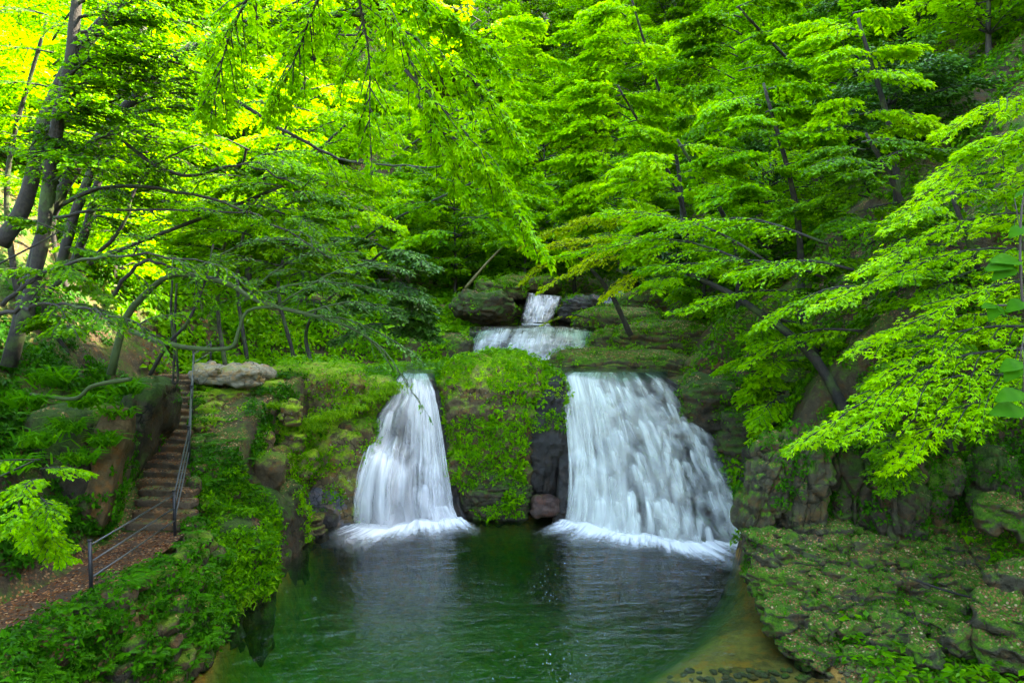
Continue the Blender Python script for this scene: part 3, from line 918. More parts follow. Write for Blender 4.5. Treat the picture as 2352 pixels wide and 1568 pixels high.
def waterfall(label, f, length, width, mat, rockmat, seed, n_rib, foam=None, dens=0.9, rib_w=(0.05, 0.16), lumps=None, sheet=0.8, wet_part='wet_rock', gap=None, bells=(), s_max=1.0):
    r = np.random.default_rng(seed)
    base = f(np.array([0.5]), np.array([1.0]))[0]
    base[2] = min(base[2], base[2])
    t_ = thing('waterfall', label, 'waterfall', base)
    # wet rock behind
    ns, nt = 90, 90
    S, T = np.meshgrid(np.linspace(-0.06, 1.06, ns), np.linspace(-0.03, 1.04, nt))
    S, T = S.ravel(), T.ravel()
    V = f(S, T, -0.10)
    q = V * 1.0
    f1, f2, idn = worley(q / np.array((0.5, 0.6, 0.33)), seed)
    V[:, 1] += 0.10 * (idn - 0.5) + 0.05 * np.exp(-((f2 - f1) / 0.1) ** 2) + 0.08 * fbm(V * 2.5, 3, seed)
    back = V.copy()
    back[:, 1] += 1.2
    i = (np.arange(nt - 1)[:, None] * ns + np.arange(ns - 1)[None, :]).ravel()
    F = np.concatenate((np.stack((i, i + 1, i + ns + 1), 1), np.stack((i, i + ns + 1, i + ns), 1)))
    b = np.concatenate((np.arange(ns), np.arange(1, nt) * ns + ns - 1, (nt - 1) * ns + np.arange(ns - 2, -1, -1), np.arange(nt - 2, 0, -1) * ns))
    m = len(V)
    VB = back[b]
    nb = len(b)
    k = np.arange(nb)
    k2 = (k + 1) % nb
    F2 = np.concatenate((np.stack((b[k], m + k, b[k2]), 1), np.stack((b[k2], m + k, m + k2), 1)))
    link(wet_part, mesh(wet_part, np.concatenate((V, VB)) - base, np.concatenate((F, F2)), rockmat), t_)
    # continuous sheet
    mb = MB()
    for lay in range(2):
        ns, nt = 70, 90
        S, T = np.meshgrid(np.linspace(0.0, 1.0, ns), np.linspace(0, 1, nt))
        S, T = S.ravel(), T.ravel()
        V = f(S, T, 0.05 + 0.05 * lay)
        V[:, 1] += 0.012 * fbm(np.stack((S * 30, T * 3, S * 0 + lay), 1), 2, seed)
        i = (np.arange(nt - 1)[:, None] * ns + np.arange(ns - 1)[None, :]).ravel()
        F = np.concatenate((np.stack((i, i + 1, i + ns + 1), 1), np.stack((i, i + ns + 1, i + ns), 1)))
        de = sheet * (1 - 0.35 * lay) * (0.75 + 0.9 * fbm(np.stack((S * 5, T * 4, S * 0 + 3 * lay), 1), 3, seed + 5)) * sstep(T, 0, 0.05)
        if gap is not None:
            de = de * gap(S, T)
        mb.add(V, F, across=0.5 + 0.5 * np.sign(S - 0.5) * np.abs(2 * S - 1) ** 8 * 0.98, along=T * length, rnd=0.1 * lay + 0.05, dens=de, sx=S * width * 0.16)
    mb.build('water_veil', mat, t_, base)
    # strands
    mb = MB()
    for i in range(n_rib):
        s0 = r.random() * s_max
        t0 = 0.0 if r.random() < 0.5 else r.random() * 0.7
        t1 = min(1.0, t0 + r.uniform(0.25, 1.0))
        n = 26
        T = np.linspace(t0, t1, n)
        wob = 0.02 * np.sin(T * r.uniform(2, 7) + r.random() * 6)
        s = np.clip(s0 + wob + 0.03 * (T - t0) * np.sign(s0 - 0.5), 0, 1)
        w = r.uniform(*rib_w) * (0.5 + 0.9 * (T - t0)) / width
        off = r.uniform(0.06, 0.20)
        de = dens * np.clip((T - t0) / 0.06 + (1 if t0 == 0 else 0), 0, 1) * np.clip((t1 - T) / 0.12 + (1 if t1 >= 1 else 0), 0, 1) * r.uniform(0.35, 1.0)
        if gap is not None:
            de = de * gap(s, T)
        cols = []
        for u in (0, 0.25, 0.5, 0.75, 1.0):
            cols.append(f(np.clip(s + (u - 0.5) * w, 0, 1), T, off + 0.10 * w * width * math.sin(math.pi * u)))
        V = np.stack(cols, 1).reshape(-1, 3)
        j = (np.arange(n - 1)[:, None] * 5 + np.arange(4)[None, :]).ravel()
        F = np.concatenate((np.stack((j, j + 1, j + 6), 1), np.stack((j, j + 6, j + 5), 1)))
        U = np.tile(np.array((0, .25, .5, .75, 1.0)), n)
        mb.add(V, F, across=U, along=np.repeat(T * length, 5), rnd=r.random(), dens=np.repeat(de, 5), sx=U * 0.12)
    mb.build('water_strands', mat, t_, base, kind='stuff')
    # small arched curtains that spill from ledge to ledge
    if len(bells):
        mb = MB()
        nu, nv = 13, 12
        U, Vv = np.meshgrid(np.linspace(-1, 1, nu), np.linspace(0, 1, nv))
        U, Vv = U.ravel(), Vv.ravel()
        i = (np.arange(nv - 1)[:, None] * nu + np.arange(nu - 1)[None, :]).ravel()
        F = np.concatenate((np.stack((i, i + 1, i + nu + 1), 1), np.stack((i, i + nu + 1, i + nu), 1)))
        for (s0, t0, ws, ht, bb, al_) in bells:
            S = np.clip(s0 + U * ws * (0.72 + 0.45 * Vv) + 0.012 * Vv * r.normal(), 0, 1.02)
            T = np.clip(t0 + ht * (0.10 * U ** 2 + Vv), 0, 1.0)
            off = 0.05 + bb * (1 - 0.75 * U ** 2) * (0.25 + 0.75 * np.sqrt(Vv)) * np.clip(1.5 - Vv, 0, 1)
            V = f(S, T, 0.0)
            V[:, 1] -= off
            V[:, 2] += 0.10 * bb * (1 - U ** 2) * np.exp(-Vv / 0.15)
            de = al_ * (0.85 * np.exp(-Vv / 0.42) + 0.42) * np.clip((1 - Vv) / 0.25, 0, 1) * np.clip(Vv / 0.05 + 0.25, 0, 1)
            mb.add(V, F, across=0.5 + U * 0.5, along=T * length, rnd=r.random(), dens=de, sx=U * ws * width * 0.32)
        mb.build('water_curtains', mat, t_, base, kind='stuff')
    if foam:
        mb = MB()
        reach, zed = foam
        for lay in range(3):
            ns, nt = 120, 26
            S, T = np.meshgrid(np.linspace(-0.04, 1.04, ns), np.linspace(0, 1, nt))
            S, T = S.ravel(), T.ravel()
            pl0 = f(np.clip(S, 0, 1), np.ones(len(S)), -0.12)
            pl0[:, 0] += (S - np.clip(S, 0, 1)) * width
            q = np.stack((S * width * 0.9, S * 0 + lay * 3.1, T * 0.4), 1)
            ln = reach * (0.62 + 0.75 * fbm(q, 3, seed + lay) + 0.12 * lay) * (1 - 0.25 * (2 * S - 1) ** 4)
            fan = (S - 0.5) * 1.5 + 0.25 * fbm(q * 0.7, 2, seed + 8)
            d = norm(np.stack((fan, -np.ones(len(S)), S * 0), 1))
            V = pl0 + d * (T * np.maximum(ln, 0.25))[:, None]
            hump = 0.12 * np.exp(-(T / 0.25) ** 2) * (0.75 + 0.9 * fbm(np.stack((S * width * 2.2, T * 3, S * 0 + lay), 1), 3, seed + 3))
            V[:, 2] = zed + 0.012 + 0.012 * lay + np.maximum(hump, 0) * (0.2 + 0.4 * lay)
            i = (np.arange(nt - 1)[:, None] * ns + np.arange(ns - 1)[None, :]).ravel()
            F = np.concatenate((np.stack((i, i + 1, i + ns + 1), 1), np.stack((i, i + ns + 1, i + ns), 1)))
            de = (1.25 * (1 - T) ** 2.0 + 1.1 * np.exp(-(T / 0.24) ** 2)) * sstep(S, -0.04, 0.03) * (1 - sstep(S, 0.97, 1.04))
            mb.add(V, F, across=0.5, along=T * reach * 1.2, rnd=0.13 * lay, dens=de, sx=S * width * 0.75 + 0.1 * T)
        mb.build('foam', M['foam'], t_, base, kind='stuff')
    return t_


fl = fall_surface(
    [(930, 853, 28.3), (914, 870, 27.4), (902, 905, 27.0), (878, 945, 26.8), (862, 985, 26.7), (848, 1030, 26.6), (834, 1075, 26.4), (826, 1130, 26.3), (824, 1200, 26.2)],
    [(980, 853, 28.3), (988, 870, 27.4), (1000, 900, 27.1), (1010, 950, 26.9), (1018, 1000, 26.85), (1026, 1050, 26.8), (1034, 1100, 26.75), (1042, 1150, 26.6), (1056, 1190, 26.4)],
    [(0.60, -0.1, 0.55, 0.55, 0.05), (0.35, -0.1, 0.40, 0.30, 0.06), (0.72, 0.5, 0.85, 0.15, 0.04), (0.88, 0.6, 1.1, 0.35, 0.06)], 0.25, 3)
rb = np.random.default_rng(64)
BR = []
for t0 in np.arange(0.03, 0.95, 0.058):
    s0 = 0.26 + rb.random() * 0.05
    while s0 < 0.99:
        ws = rb.uniform(0.035, 0.085)
        BR.append((s0, t0 + rb.normal() * 0.022, ws, rb.uniform(0.09, 0.24), rb.uniform(0.12, 0.34), rb.uniform(0.35, 1.0)))
        s0 += ws * rb.uniform(1.2, 2.7)
for a_ in [(0.10, 0.66, 0.11, 0.34, 0.35, 1.2), (0.20, 0.78, 0.07, 0.22, 0.3, 1.0), (0.36, 0.74, 0.07, 0.26, 0.3, 1.1), (0.12, 0.05, 0.10, 0.3, 0.2, 1.2)]:
    BR.append(a_)
BL = [(0.22, 0.60, 0.24, 0.42, 0.5, 1.25), (0.10, 0.64, 0.12, 0.38, 0.3, 1.0), (0.36, 0.61, 0.14, 0.40, 0.45, 1.1), (0.16, 0.36, 0.13, 0.26, 0.3, 1.1), (0.88, 0.88, 0.13, 0.13, 0.35, 1.3), (0.72, 0.78, 0.09, 0.22, 0.2, 0.9), (0.58, 0.66, 0.06, 0.3, 0.18, 0.7), (0.45, 0.28, 0.10, 0.2, 0.15, 0.8), (0.75, 0.1, 0.2, 0.5, 0.2, 1.2), (0.5, 0.1, 0.2, 0.35, 0.25, 1.2)]
def gap_l(S, T):
    g = 1 - 0.75 * np.exp(-((S - 0.36) / 0.11) ** 2) * sstep(T, 0.28, 0.38) * (1 - sstep(T, 0.5, 0.60))
    n_ = fbm(np.stack((S * 4, T * 5, S * 0), 1), 3, 91)
    top = 0.85 + 0.5 * n_
    lo = np.exp(-((T - 0.66 + 0.06 * np.sin(S * 9)) / 0.055) ** 2) * (1 - sstep(S, 0.48, 0.6))
    und = sstep(T, 0.72, 0.9) * (1 - sstep(S, 0.45, 0.6))
    rgt = np.exp(-((T - 0.95) / 0.06) ** 2) * sstep(S, 0.7, 0.82)
    thin = 0.45 * sstep(S, 0.52, 0.60) * (1 - sstep(S, 0.60, 0.72)) * sstep(T, 0.6, 0.75)
    return g * np.clip(top + 0.7 * lo - 0.30 * und + 0.6 * rgt - thin, 0.1, 1.6)
waterfall('left waterfall, narrow and bell-shaped, plunging beside the mossy middle rock', fl, 5.6, 3.6, M['veil'], M['rock_dark'], 31, 240, (3.3, 0.0), 0.65, gap=gap_l, sheet=1.2, bells=BL)

fr_ = fall_surface(
    [(1310, 850, 29.0), (1284, 866, 27.8), (1292, 920, 27.2), (1300, 980, 26.9), (1304, 1040, 26.7), (1304, 1100, 26.5), (1300, 1160, 26.3), (1292, 1200, 26.1)],
    [(1500, 850, 29.2), (1540, 880, 28.0), (1578, 930, 27.4), (1612, 985, 26.8), (1638, 1045, 26.2), (1662, 1105, 25.6), (1685, 1165, 25.0), (1705, 1235, 24.3)],
    [(0.16, 0.3, 1.1, 0.10, 0.04), (0.30, 0.25, 1.1, 0.22, 0.05), (0.42, 0.55, 1.1, 0.18, 0.04), (0.52, 0.2, 0.75, 0.35, 0.05), (0.62, -0.1, 0.22, 0.35, 0.05), (0.66, 0.6, 1.1, 0.22, 0.05), (0.78, 0.15, 0.6, 0.18, 0.05), (0.86, 0.55, 1.1, 0.25, 0.05)], 0.35, 9)
def ledge(S, T):
    q = np.stack((S * 7, T * 1.5, S * 0), 1)
    tt = T * 6.0 + 3.2 * fbm(q, 3, 55) + 1.5 * S
    fr = tt - np.floor(tt)
    col = hash3(np.floor(tt), np.floor(S * 14 + 1.5 * np.sin(T * 9)), np.floor(tt) * 0, 5)
    return fr, col
fr_base = fr_
def fr_(s, t, off=0.0):
    p = fr_base(s, t, off)
    fr, col = ledge(s, t)
    k = sstep(s, 0.22, 0.5) * sstep(t, 0.0, 0.08)
    p[:, 2] += 0.16 * fbm(np.stack((s * 9, s * 0, s * 0), 1), 3, 31) * (1 - sstep(t, 0.1, 0.3)) * sstep(t, 0.02, 0.1)
    p[:, 1] -= k * (0.34 * (sstep(fr, 0.0, 0.35)) - 0.34 * fr) * (0.4 + 1.1 * col)
    return p
def gap_r(S, T):
    g = 1 - 0.8 * np.exp(-((S - 0.27) / 0.035) ** 2) * sstep(T, 0.42, 0.55) * (1 - sstep(T, 0.75, 0.85))
    q = np.stack((S * 9, T * 9, S * 0), 1)
    rough = sstep(S, 0.3, 0.6) * np.clip(fbm(q, 3, 77) * 1.8, -1, 1)
    g = g * np.clip(1 - 0.35 * sstep(S, 0.45, 0.9) + 0.75 * rough * 1.0, 0.1, 1.3)
    fr, col = ledge(S, T)
    g = g * (1 - sstep(S, 0.2, 0.55) * (1 - (0.62 + 0.75 * np.exp(-((fr - 0.3) / 0.27) ** 2)) * (0.6 + 0.6 * col)))
    g = g * (1.25 - 0.80 * sstep(S, 0.25, 0.45))
    g = g * (1 - 0.6 * sstep(S, 0.3, 0.5) * (1 - sstep(T, 0.02, 0.16)))
    return g
waterfall('right waterfall, wide cascade fanning down over stepped dark rock', fr_, 6.2, 6.3, M['veil_green'], M['rock_dark'], 32, 260, (3.3, 0.0), 0.42, rib_w=(0.06, 0.28), sheet=0.9, gap=gap_r, bells=BR, s_max=0.75)

f2b = fall_surface([(1098, 750, 35.4), (1085, 775, 35.0), (1076, 800, 34.7), (1070, 828, 34.4)], [(1366, 748, 35.5), (1366, 775, 35.3), (1362, 800, 35.1), (1355, 828, 34.9)], [], 0.2, 5)
def f2_(s, t, off=0.0):
    p = f2b(s, t, off)
    p[:, 2] += (0.10 * fbm(np.stack((s * 7, s * 0, s * 0), 1), 3, 12) - 0.30 * (2 * s - 1) ** 2) * (1 - t)
    p[:, 1] += 0.5 * (2 * s - 1) ** 2
    return p
r2 = np.random.default_rng(8)
B2 = [(r2.uniform(0.02, 0.95), r2.uniform(0.0, 0.45), r2.uniform(0.03, 0.09), r2.uniform(0.35, 0.6), 0.15, r2.uniform(0.7, 1.2)) for _ in range(30)]
def gap_2(S, T):
    return 1 - 0.85 * np.exp(-((S - 0.30) / 0.06) ** 2) * (1 - sstep(T, 0.75, 1.0))
waterfall('low wide curtain waterfall on the second tier behind the middle rock', f2_, 1.8, 6.0, M['veil'], M['rock_dark'], 33, 160, (0.8, 5.64), 0.7, gap=gap_2, bells=B2)
f3_ = fall_surface([(1216, 672, 39.6), (1212, 695, 39.2), (1204, 718, 38.8), (1200, 740, 38.4)], [(1286, 680, 39.6), (1282, 700, 39.2), (1272, 718, 38.8), (1262, 740, 38.4)], [(0.4, 0.3, 0.8, 0.15, 0.1)], 0.3, 6)
waterfall('small topmost cascade in the centre under the yellow maple', f3_, 1.6, 1.9, M['veil'], M['rock_dark'], 34, 60, (0.5, 7.34), 0.8, bells=[(0.3, 0.05, 0.2, 0.5, 0.2, 1.2), (0.72, 0.1, 0.2, 0.55, 0.2, 1.2), (0.5, 0.4, 0.25, 0.55, 0.25, 1.2), (0.15, 0.5, 0.15, 0.5, 0.2, 1.0), (0.85, 0.5, 0.15, 0.5, 0.2, 1.0)])
f4_ = fall_surface([(1396, 668, 43), (1388, 690, 42.6), (1384, 708, 42.2)], [(1432, 668, 43), (1436, 690, 42.6), (1418, 708, 42.2)], [], 0.1, 7)
waterfall('tiny distant cascade glimpsed right of the topmost one', f4_, 1.0, 1.2, M['veil'], M['rock_dark'], 35, 40, None, 0.8)

# upper pools
def pool(pts, z, seed, name='water'):
    p = np.array(pts, float)
    p = spline(np.concatenate((np.c_[p, p[:, 0] * 0 + z], [[p[0, 0], p[0, 1], z]])), 60)[:-1]
    c = p.mean(0)
    V = np.concatenate((p, [c], p - (0, 0, 0.9), [c - (0, 0, 0.9)]))
    n = len(p)
    F = []
    for i in range(n):
        j = (i + 1) % n
        F += [(i, j, n), (n + 1 + j, n + 1 + i, 2 * n + 1), (i, n + 1 + i, j), (j, n + 1 + i, n + 1 + j)]
    link(name, mesh(name, V, np.array(F), M['water'], smooth=False), kind='structure')
pool([(-7.5, 28.6), (-4.6, 27.35), (-2.9, 27.35), (-1.5, 28.9), (0.6, 28.9), (1.9, 27.75), (6.2, 28.0), (6.0, 30.5), (3.5, 33.5), (2, 34.9), (-2, 34.9), (-5, 32.5)], 5.62, 1)
pool([(-2.2, 35.3), (4.6, 35.3), (4.4, 38.2), (0.5, 39.4), (-1.5, 38.6)], 7.32, 2)

# foam flecks drifting down the pool
mb = MB()
n = 90
t = r.random(n) ** 0.8
cx = np.interp(t, [0, 0.3, 0.6, 1], [1262, 1255, 1300, 1215]) + r.normal(size=n) * (14 + 46 * t ** 1.5)
cyy = 1270 + 300 * t
cl_ = r.integers(0, 40, n)
for i in range(n):
    p = PZ(cx[i] + 10 * math.sin(cl_[i]), cyy[i], 0.006)
    a = r.random() * 1.0 + 1.0
    d = np.array((math.cos(a), math.sin(a), 0)) * r.uniform(0.015, 0.055)
    e_ = np.array((-d[1], d[0], 0)) * 0.22
    V = np.array([p - d, p + e_, p + d, p - e_])
    mb.add(V, np.array([(0, 3, 2), (0, 2, 1)]), across=0.5, along=0.0, rnd=r.random(), dens=0.7, sx=0.0)
mb.build('foam_flecks', M['foam'], kind='stuff', label='white foam flecks drifting down the middle of the pool', cat='foam')

# ------------------------------------------------------------------ vegetation builders
def cover(mb, surf, n, size, r, seed, box=None, nzmin=-0.3, nzmax=1.1, thr=-0.05, k=6, nfreq=0.9, lobes=1, spread=0.12, tb=0.5, hmax=None, clumpf=None):
    """sprigs of leaves rooted on surfaces"""
    if isinstance(surf, tuple):
        surf = [surf]
    V = np.concatenate([s[0] for s in surf])
    off = np.cumsum([0] + [len(s[0]) for s in surf])
    F = np.concatenate([s[1] + o for s, o in zip(surf, off)])
    if box is not None:
        c = V[F].mean(1)
        m = (c[:, 0] > box[0]) & (c[:, 0] < box[1]) & (c[:, 1] > box[2]) & (c[:, 1] < box[3])
        if len(box) > 4:
            m &= (c[:, 2] > box[4]) & (c[:, 2] < box[5])
        F = F[m]
    p, nn = tri_sample(V, F, n, r)
    m = (nn[:, 2] > nzmin) & (nn[:, 2] < nzmax) & (p[:, 2] > 0.05) & (fbm(p * nfreq, 3, seed) > thr)
    if clumpf is not None:
        m &= clumpf(p)
    p, nn = p[m], nn[m]
    n = len(p)
    if n == 0:
        return
    s = size * r.uniform(0.6, 1.3, n)
    stem = norm(nn + np.array((0, 0, 0.6)) + r.normal(size=(n, 3)) * 0.4)
    top = p + stem * (s * r.uniform(0.4, 1.5, n))[:, None]
    top = np.repeat(top, k, 0)
    nnk = np.repeat(nn, k, 0)
    d = r.normal(size=(n * k, 3))
    d = d - nnk * (d * nnk).sum(1, keepdims=True) * 0.75
    d = norm(d) + nnk * 0.15 + np.array((0, 0, -0.25))
    pos = top + norm(d) * (np.repeat(s, k) * r.uniform(0.0, 0.6, n * k))[:, None] + r.normal(size=(n * k, 3)) * spread * np.repeat(s, k)[:, None]
    nor = norm(nnk * 0.5 + np.array((0, -0.25, 0.9)) + r.normal(size=(n * k, 3)) * 0.35)
    L_ = np.repeat(s, k) * r.uniform(0.7, 1.2, n * k)
    tint = np.repeat(r.uniform(0, 1, n), k) * 0.5 + r.random(n * k) * 0.4 + (tb - 0.45)
    add_leaves(mb, pos, d, nor, L_, L_ * 0.55, tint, lobes)


def bough(tw, lf, p0, p1, width, r, nt=18, nl=34, leaf=0.10, rad=0.05, sag=0.06, droop=0.25, lobes=1, tint=0.5, flat=0.3, start=0.12, tw_r=0.010, aspect=0.6, ends=True, thick=0.05, lat=0.10):
    """one main branch with a flat spray of twigs and leaves; tw = mesh of wood, lf = mesh of leaves"""
    p0, p1 = np.asarray(p0, float), np.asarray(p1, float)
    ln = np.linalg.norm(p1 - p0)
    t = np.linspace(0, 1, 9)
    pts = p0 * (1 - t)[:, None] + p1 * t[:, None]
    pts[:, 2] += ln * sag * np.sin(np.pi * t) * 2.0
    wob = norm(r.normal(size=3))
    pts += wob * (ln * 0.035 * np.sin(t * 7 + r.random() * 6))[:, None] * t[:, None]
    V, F = tube(pts, np.linspace(rad, rad * 0.18, 9), 5)
    tw.add(V, F)
    fr = start + (1 - start) * (np.arange(nt) + r.random(nt)) / nt
    side = np.where(np.arange(nt) % 2 == 0, 1.0, -1.0)
    base = np.stack([np.interp(fr, t, pts[:, c]) for c in range(3)], 1)
    tan = norm(p1 - p0)
    lat_v = norm(np.cross(tan, (0, 0, 1.0)))
    ang = r.uniform(0.5, 1.25, nt) * (1 - 0.5 * fr)
    if ends:
        ang[-1] = 0.05
    d = tan * np.cos(ang)[:, None] + lat_v * (np.sin(ang) * side)[:, None] + np.array((0, 0, 1)) * (r.normal(size=nt) * 0.10)[:, None]
    L_ = width * (0.35 + 0.75 * np.sin(np.pi * np.clip(fr * 0.85 + 0.12, 0, 1))) * r.uniform(0.6, 1.15, nt)
    u = np.linspace(0, 1, 5)
    P_ = base[:, None, :] + d[:, None, :] * (L_[:, None] * u[None, :])[:, :, None]
    P_[:, :, 2] -= (droop * L_)[:, None] * (u ** 2)[None, :]
    P_ += r.normal(size=P_.shape) * (0.03 * L_[:, None, None]) * u[None, :, None]
    for i in range(nt):
        V, F = tube(P_[i], np.linspace(tw_r * 1.6, tw_r * 0.5, 5), 3)
        tw.add(V, F)
    # leaves
    n = nt * nl
    ti = np.repeat(np.arange(nt), nl)
    uu = r.random(n) ** 0.8
    pos = np.stack([P_[ti, 0, c] * 0 for c in range(3)], 1)
    k = np.clip((uu * 4).astype(int), 0, 3)
    f = (uu * 4 - k)[:, None]
    pos = P_[ti, k] * (1 - f) + P_[ti, k + 1] * f
    dd = d[ti]
    lv = norm(np.cross(dd, (0, 0, 1.0)))
    sgn = r.choice((-1.0, 1.0), n)
    spread = lat * width * (0.35 + r.random(n)) * (1.1 - 0.5 * uu) * 1.6
    pos = pos + lv * (sgn * spread * r.random(n))[:, None]
    pos[:, 2] += r.normal(size=n) * thick * width * 0.5 - spread * 0.15
    ld = norm(dd * r.uniform(0.3, 1.0, n)[:, None] + lv * (sgn * r.uniform(0.3, 1.0, n))[:, None] + np.array((0, 0, -1)) * r.uniform(0.05, 0.55, n)[:, None])
    nor = norm(np.array((0, 0, 1.0)) + r.normal(size=(n, 3)) * flat)
    Ls = leaf * r.uniform(0.65, 1.2, n)
    tn_ = np.clip(tint + r.normal(size=n) * 0.16 + np.repeat(r.normal(size=nt) * 0.08, nl), 0, 1)
    add_leaves(lf, pos, ld, nor, Ls, Ls * aspect, tn_, lobes)


def tree(name, label, cat, trunk, trad, boughs, leafmat, barkmat, seed, group=None, leaf=0.10, lobes=1, tint=0.5, sides=10, twigmat=None, lit=None, extra=None, **bk):
    """trunk: list of world points; boughs: (p0 or trunk fraction, p1, width, nt, nl)"""
    r = np.random.default_rng(seed)
    tp = spline(trunk, 22)
    base = tp[0].copy()
    t_ = thing(name, label, cat, base, group)
    V, F = tube(tp, np.linspace(trad[0], trad[1], 22) * (1 + 0.03 * r.normal(size=22)), sides, seed, 0.22)
    link('trunk', mesh('trunk', V - base, F, barkmat), t_)
    tw, lf = MB(), MB()
    for b in boughs:
        p0, p1, w = b[0], b[1], b[2]
        nt = b[3] if len(b) > 3 else 18
        nl = b[4] if len(b) > 4 else 34
        if not hasattr(p0, '__len__'):
            j = int(np.clip(p0 * 21, 0, 21))
            p0 = tp[j]
        kw = dict(bk)
        if len(b) > 5:
            kw.update(b[5])
        bough(tw, lf, p0, p1, w, r, nt, nl, leaf=kw.pop('leaf', leaf), lobes=kw.pop('lobes', lobes), tint=kw.pop('tint', tint) + r.normal() * 0.05, **kw)
    tw.build('branches', twigmat or barkmat, t_, base)
    lf.build('crown', leafmat, t_, base, smooth=False)
    return t_


def limb(parent, base, pts, r0, r1, mat, seed=1, n=24, sides=8, name='limb'):
    tp = spline(pts, n)
    V, F = tube(tp, np.linspace(r0, r1, n), sides, seed, 0.3)
    link(name, mesh(name, V - base, F, mat), parent)
    return tp


# ------------------------------------------------------------------ far trees on both slopes and the back of the gorge
def far_crown(seed, mat, layers=7, R=3.0, Hh=6.0, leaf=0.24, nt=11, nl=30, start=1.6, nb=5):
    r = np.random.default_rng(seed)
    tw, lf = MB(), MB()
    for k in range(layers):
        f = k / max(1, layers - 1)
        z = start + (Hh - start) * f
        rr = R * (0.55 + 0.6 * math.sin(math.pi * min(1, 0.25 + 0.75 * f)))
        a0 = r.random() * 6.28
        for j in range(nb):
            a = a0 + j * 2 * math.pi / nb + r.normal() * 0.25
            q = rr * r.uniform(0.6, 1.15)
            p0 = np.array((0.05 * f * math.cos(a), 0.05, z - 0.4))
            p1 = np.array((q * math.cos(a), q * math.sin(a), z + r.normal() * 0.35))
            bough(tw, lf, p0, p1, R * 0.42, r, nt, nl, leaf=leaf, rad=0.05, tw_r=0.012, tint=0.5 + r.normal() * 0.12, flat=0.45, thick=0.14, lat=0.2)
    tp = spline([(0, 0, -0.8), (0.12, 0, Hh * 0.4), (-0.1, 0.1, Hh * 0.95)], 12)
    V, F = tube(tp, np.linspace(0.16, 0.04, 12), 7, seed, 0.2)
    Vl, Fl = lf.data()
    at = {'tint': np.concatenate(lf.A['tint'])}
    Vt, Ft = tw.data()
    mb = MB()
    mb.add(V, F)
    mb.add(Vt, Ft)
    V, F = mb.data()
    return mesh('trunk', V, F, M['bark']), Vl, Fl, at


def crown_meshes(data, mats):
    out = []
    for mt in mats:
        out.append(mesh('crown', data[1], data[2], M[mt], data[3], smooth=False))
    return data[0], out


FV = [far_crown(300, None), far_crown(301, None, layers=6, R=3.4, Hh=5.0), far_crown(302, None, layers=8, R=2.6, Hh=7.5), far_crown(303, None, layers=5, R=2.2, Hh=3.4, start=0.7, leaf=0.2)]
LV = []
for d in FV:
    tm = d[0]
    c0 = mesh('crown', d[1], d[2], M['mid'], d[3], smooth=False)
    LV.append((tm, c0))


def far_tree(x, y, v, s, mt, label, group, name='broadleaf_tree', z=None):
    z = float(H(np.array([x]), np.array([y]))[0]) if z is None else z
    tm, cm = LV[v]
    label = label.replace('#', {'mid': 'deep green', 'maple': 'fresh green', 'lime': 'bright lime', 'dark': 'dark glossy'}[mt])
    t_ = thing(name, label, 'tree', (x, y, z), group)
    t_.rotation_euler = (0, 0, rt.random() * 6.28)
    t_.scale = (s, s, s * rt.uniform(0.85, 1.15))
    link('trunk', tm, t_)
    co = link('crown', cm, t_)
    co.material_slots[0].link = 'OBJECT'
    co.material_slots[0].material = M[mt]


rt = np.random.default_rng(21)
# left slope, sunlit
GL = ('# leafy tree on the sunlit slope behind the left trunks', 'trees on the left slope')
GR = ('# layered tree on the right slope above the wide waterfall', 'trees on the right slope')
GB = ('# tree in the wood closing the back of the gorge', 'trees at the back of the gorge')
def spaced(n, x0, x1, y0, y1, dmin, ok):
    pts = []
    tries = 0
    while len(pts) < n and tries < n * 60:
        tries += 1
        x, y = rt.uniform(x0, x1), rt.uniform(y0, y1)
        if not ok(x, y):
            continue
        if all((x - a) ** 2 + (y - b) ** 2 > dmin * dmin for a, b in pts):
            pts.append((x, y))
    return pts
for x, y in spaced(60, -52, -13, 27, 62, 3.2, lambda x, y: x < np.interp(y, XL_Y, XL_X) - 2.0 and abs(x) < y * 0.85 + 3):
    far_tree(x, y, int(rt.integers(0, 4)), rt.uniform(0.8, 1.25), str(rt.choice(['mid', 'maple', 'maple', 'lime'])), *GL)
for x, y in spaced(70, 8, 52, 29, 62, 3.0, lambda x, y: x > np.interp(y, RS_Y, RS_X) + 2.5 and abs(x) < y * 0.85 + 3):
    far_tree(x, y, int(rt.integers(0, 4)), rt.uniform(0.75, 1.2), str(rt.choice(['mid', 'maple', 'maple', 'dark', 'maple'])), *GR)
for x, y in spaced(60, -34, 36, 62, 92, 4.0, lambda x, y: True):
    far_tree(x, y, int(rt.integers(0, 3)), rt.uniform(1.1, 1.7), str(rt.choice(['mid', 'maple', 'lime'])), *GB)
for x, y in spaced(16, -8, 9, 43, 61, 3.0, lambda x, y: True):
    far_tree(x, y, int(rt.integers(0, 4)), rt.uniform(0.8, 1.2), str(rt.choice(['mid', 'maple', 'lime'])), *GB)

# ------------------------------------------------------------------ near right maples: layered lime-green boughs
def B(px0, py0, Y0, px1, py1, Y1, w, nt=20, nl=40, **kw):
    return (P(px0, py0, Y0), P(px1, py1, Y1), w, nt, nl, kw)

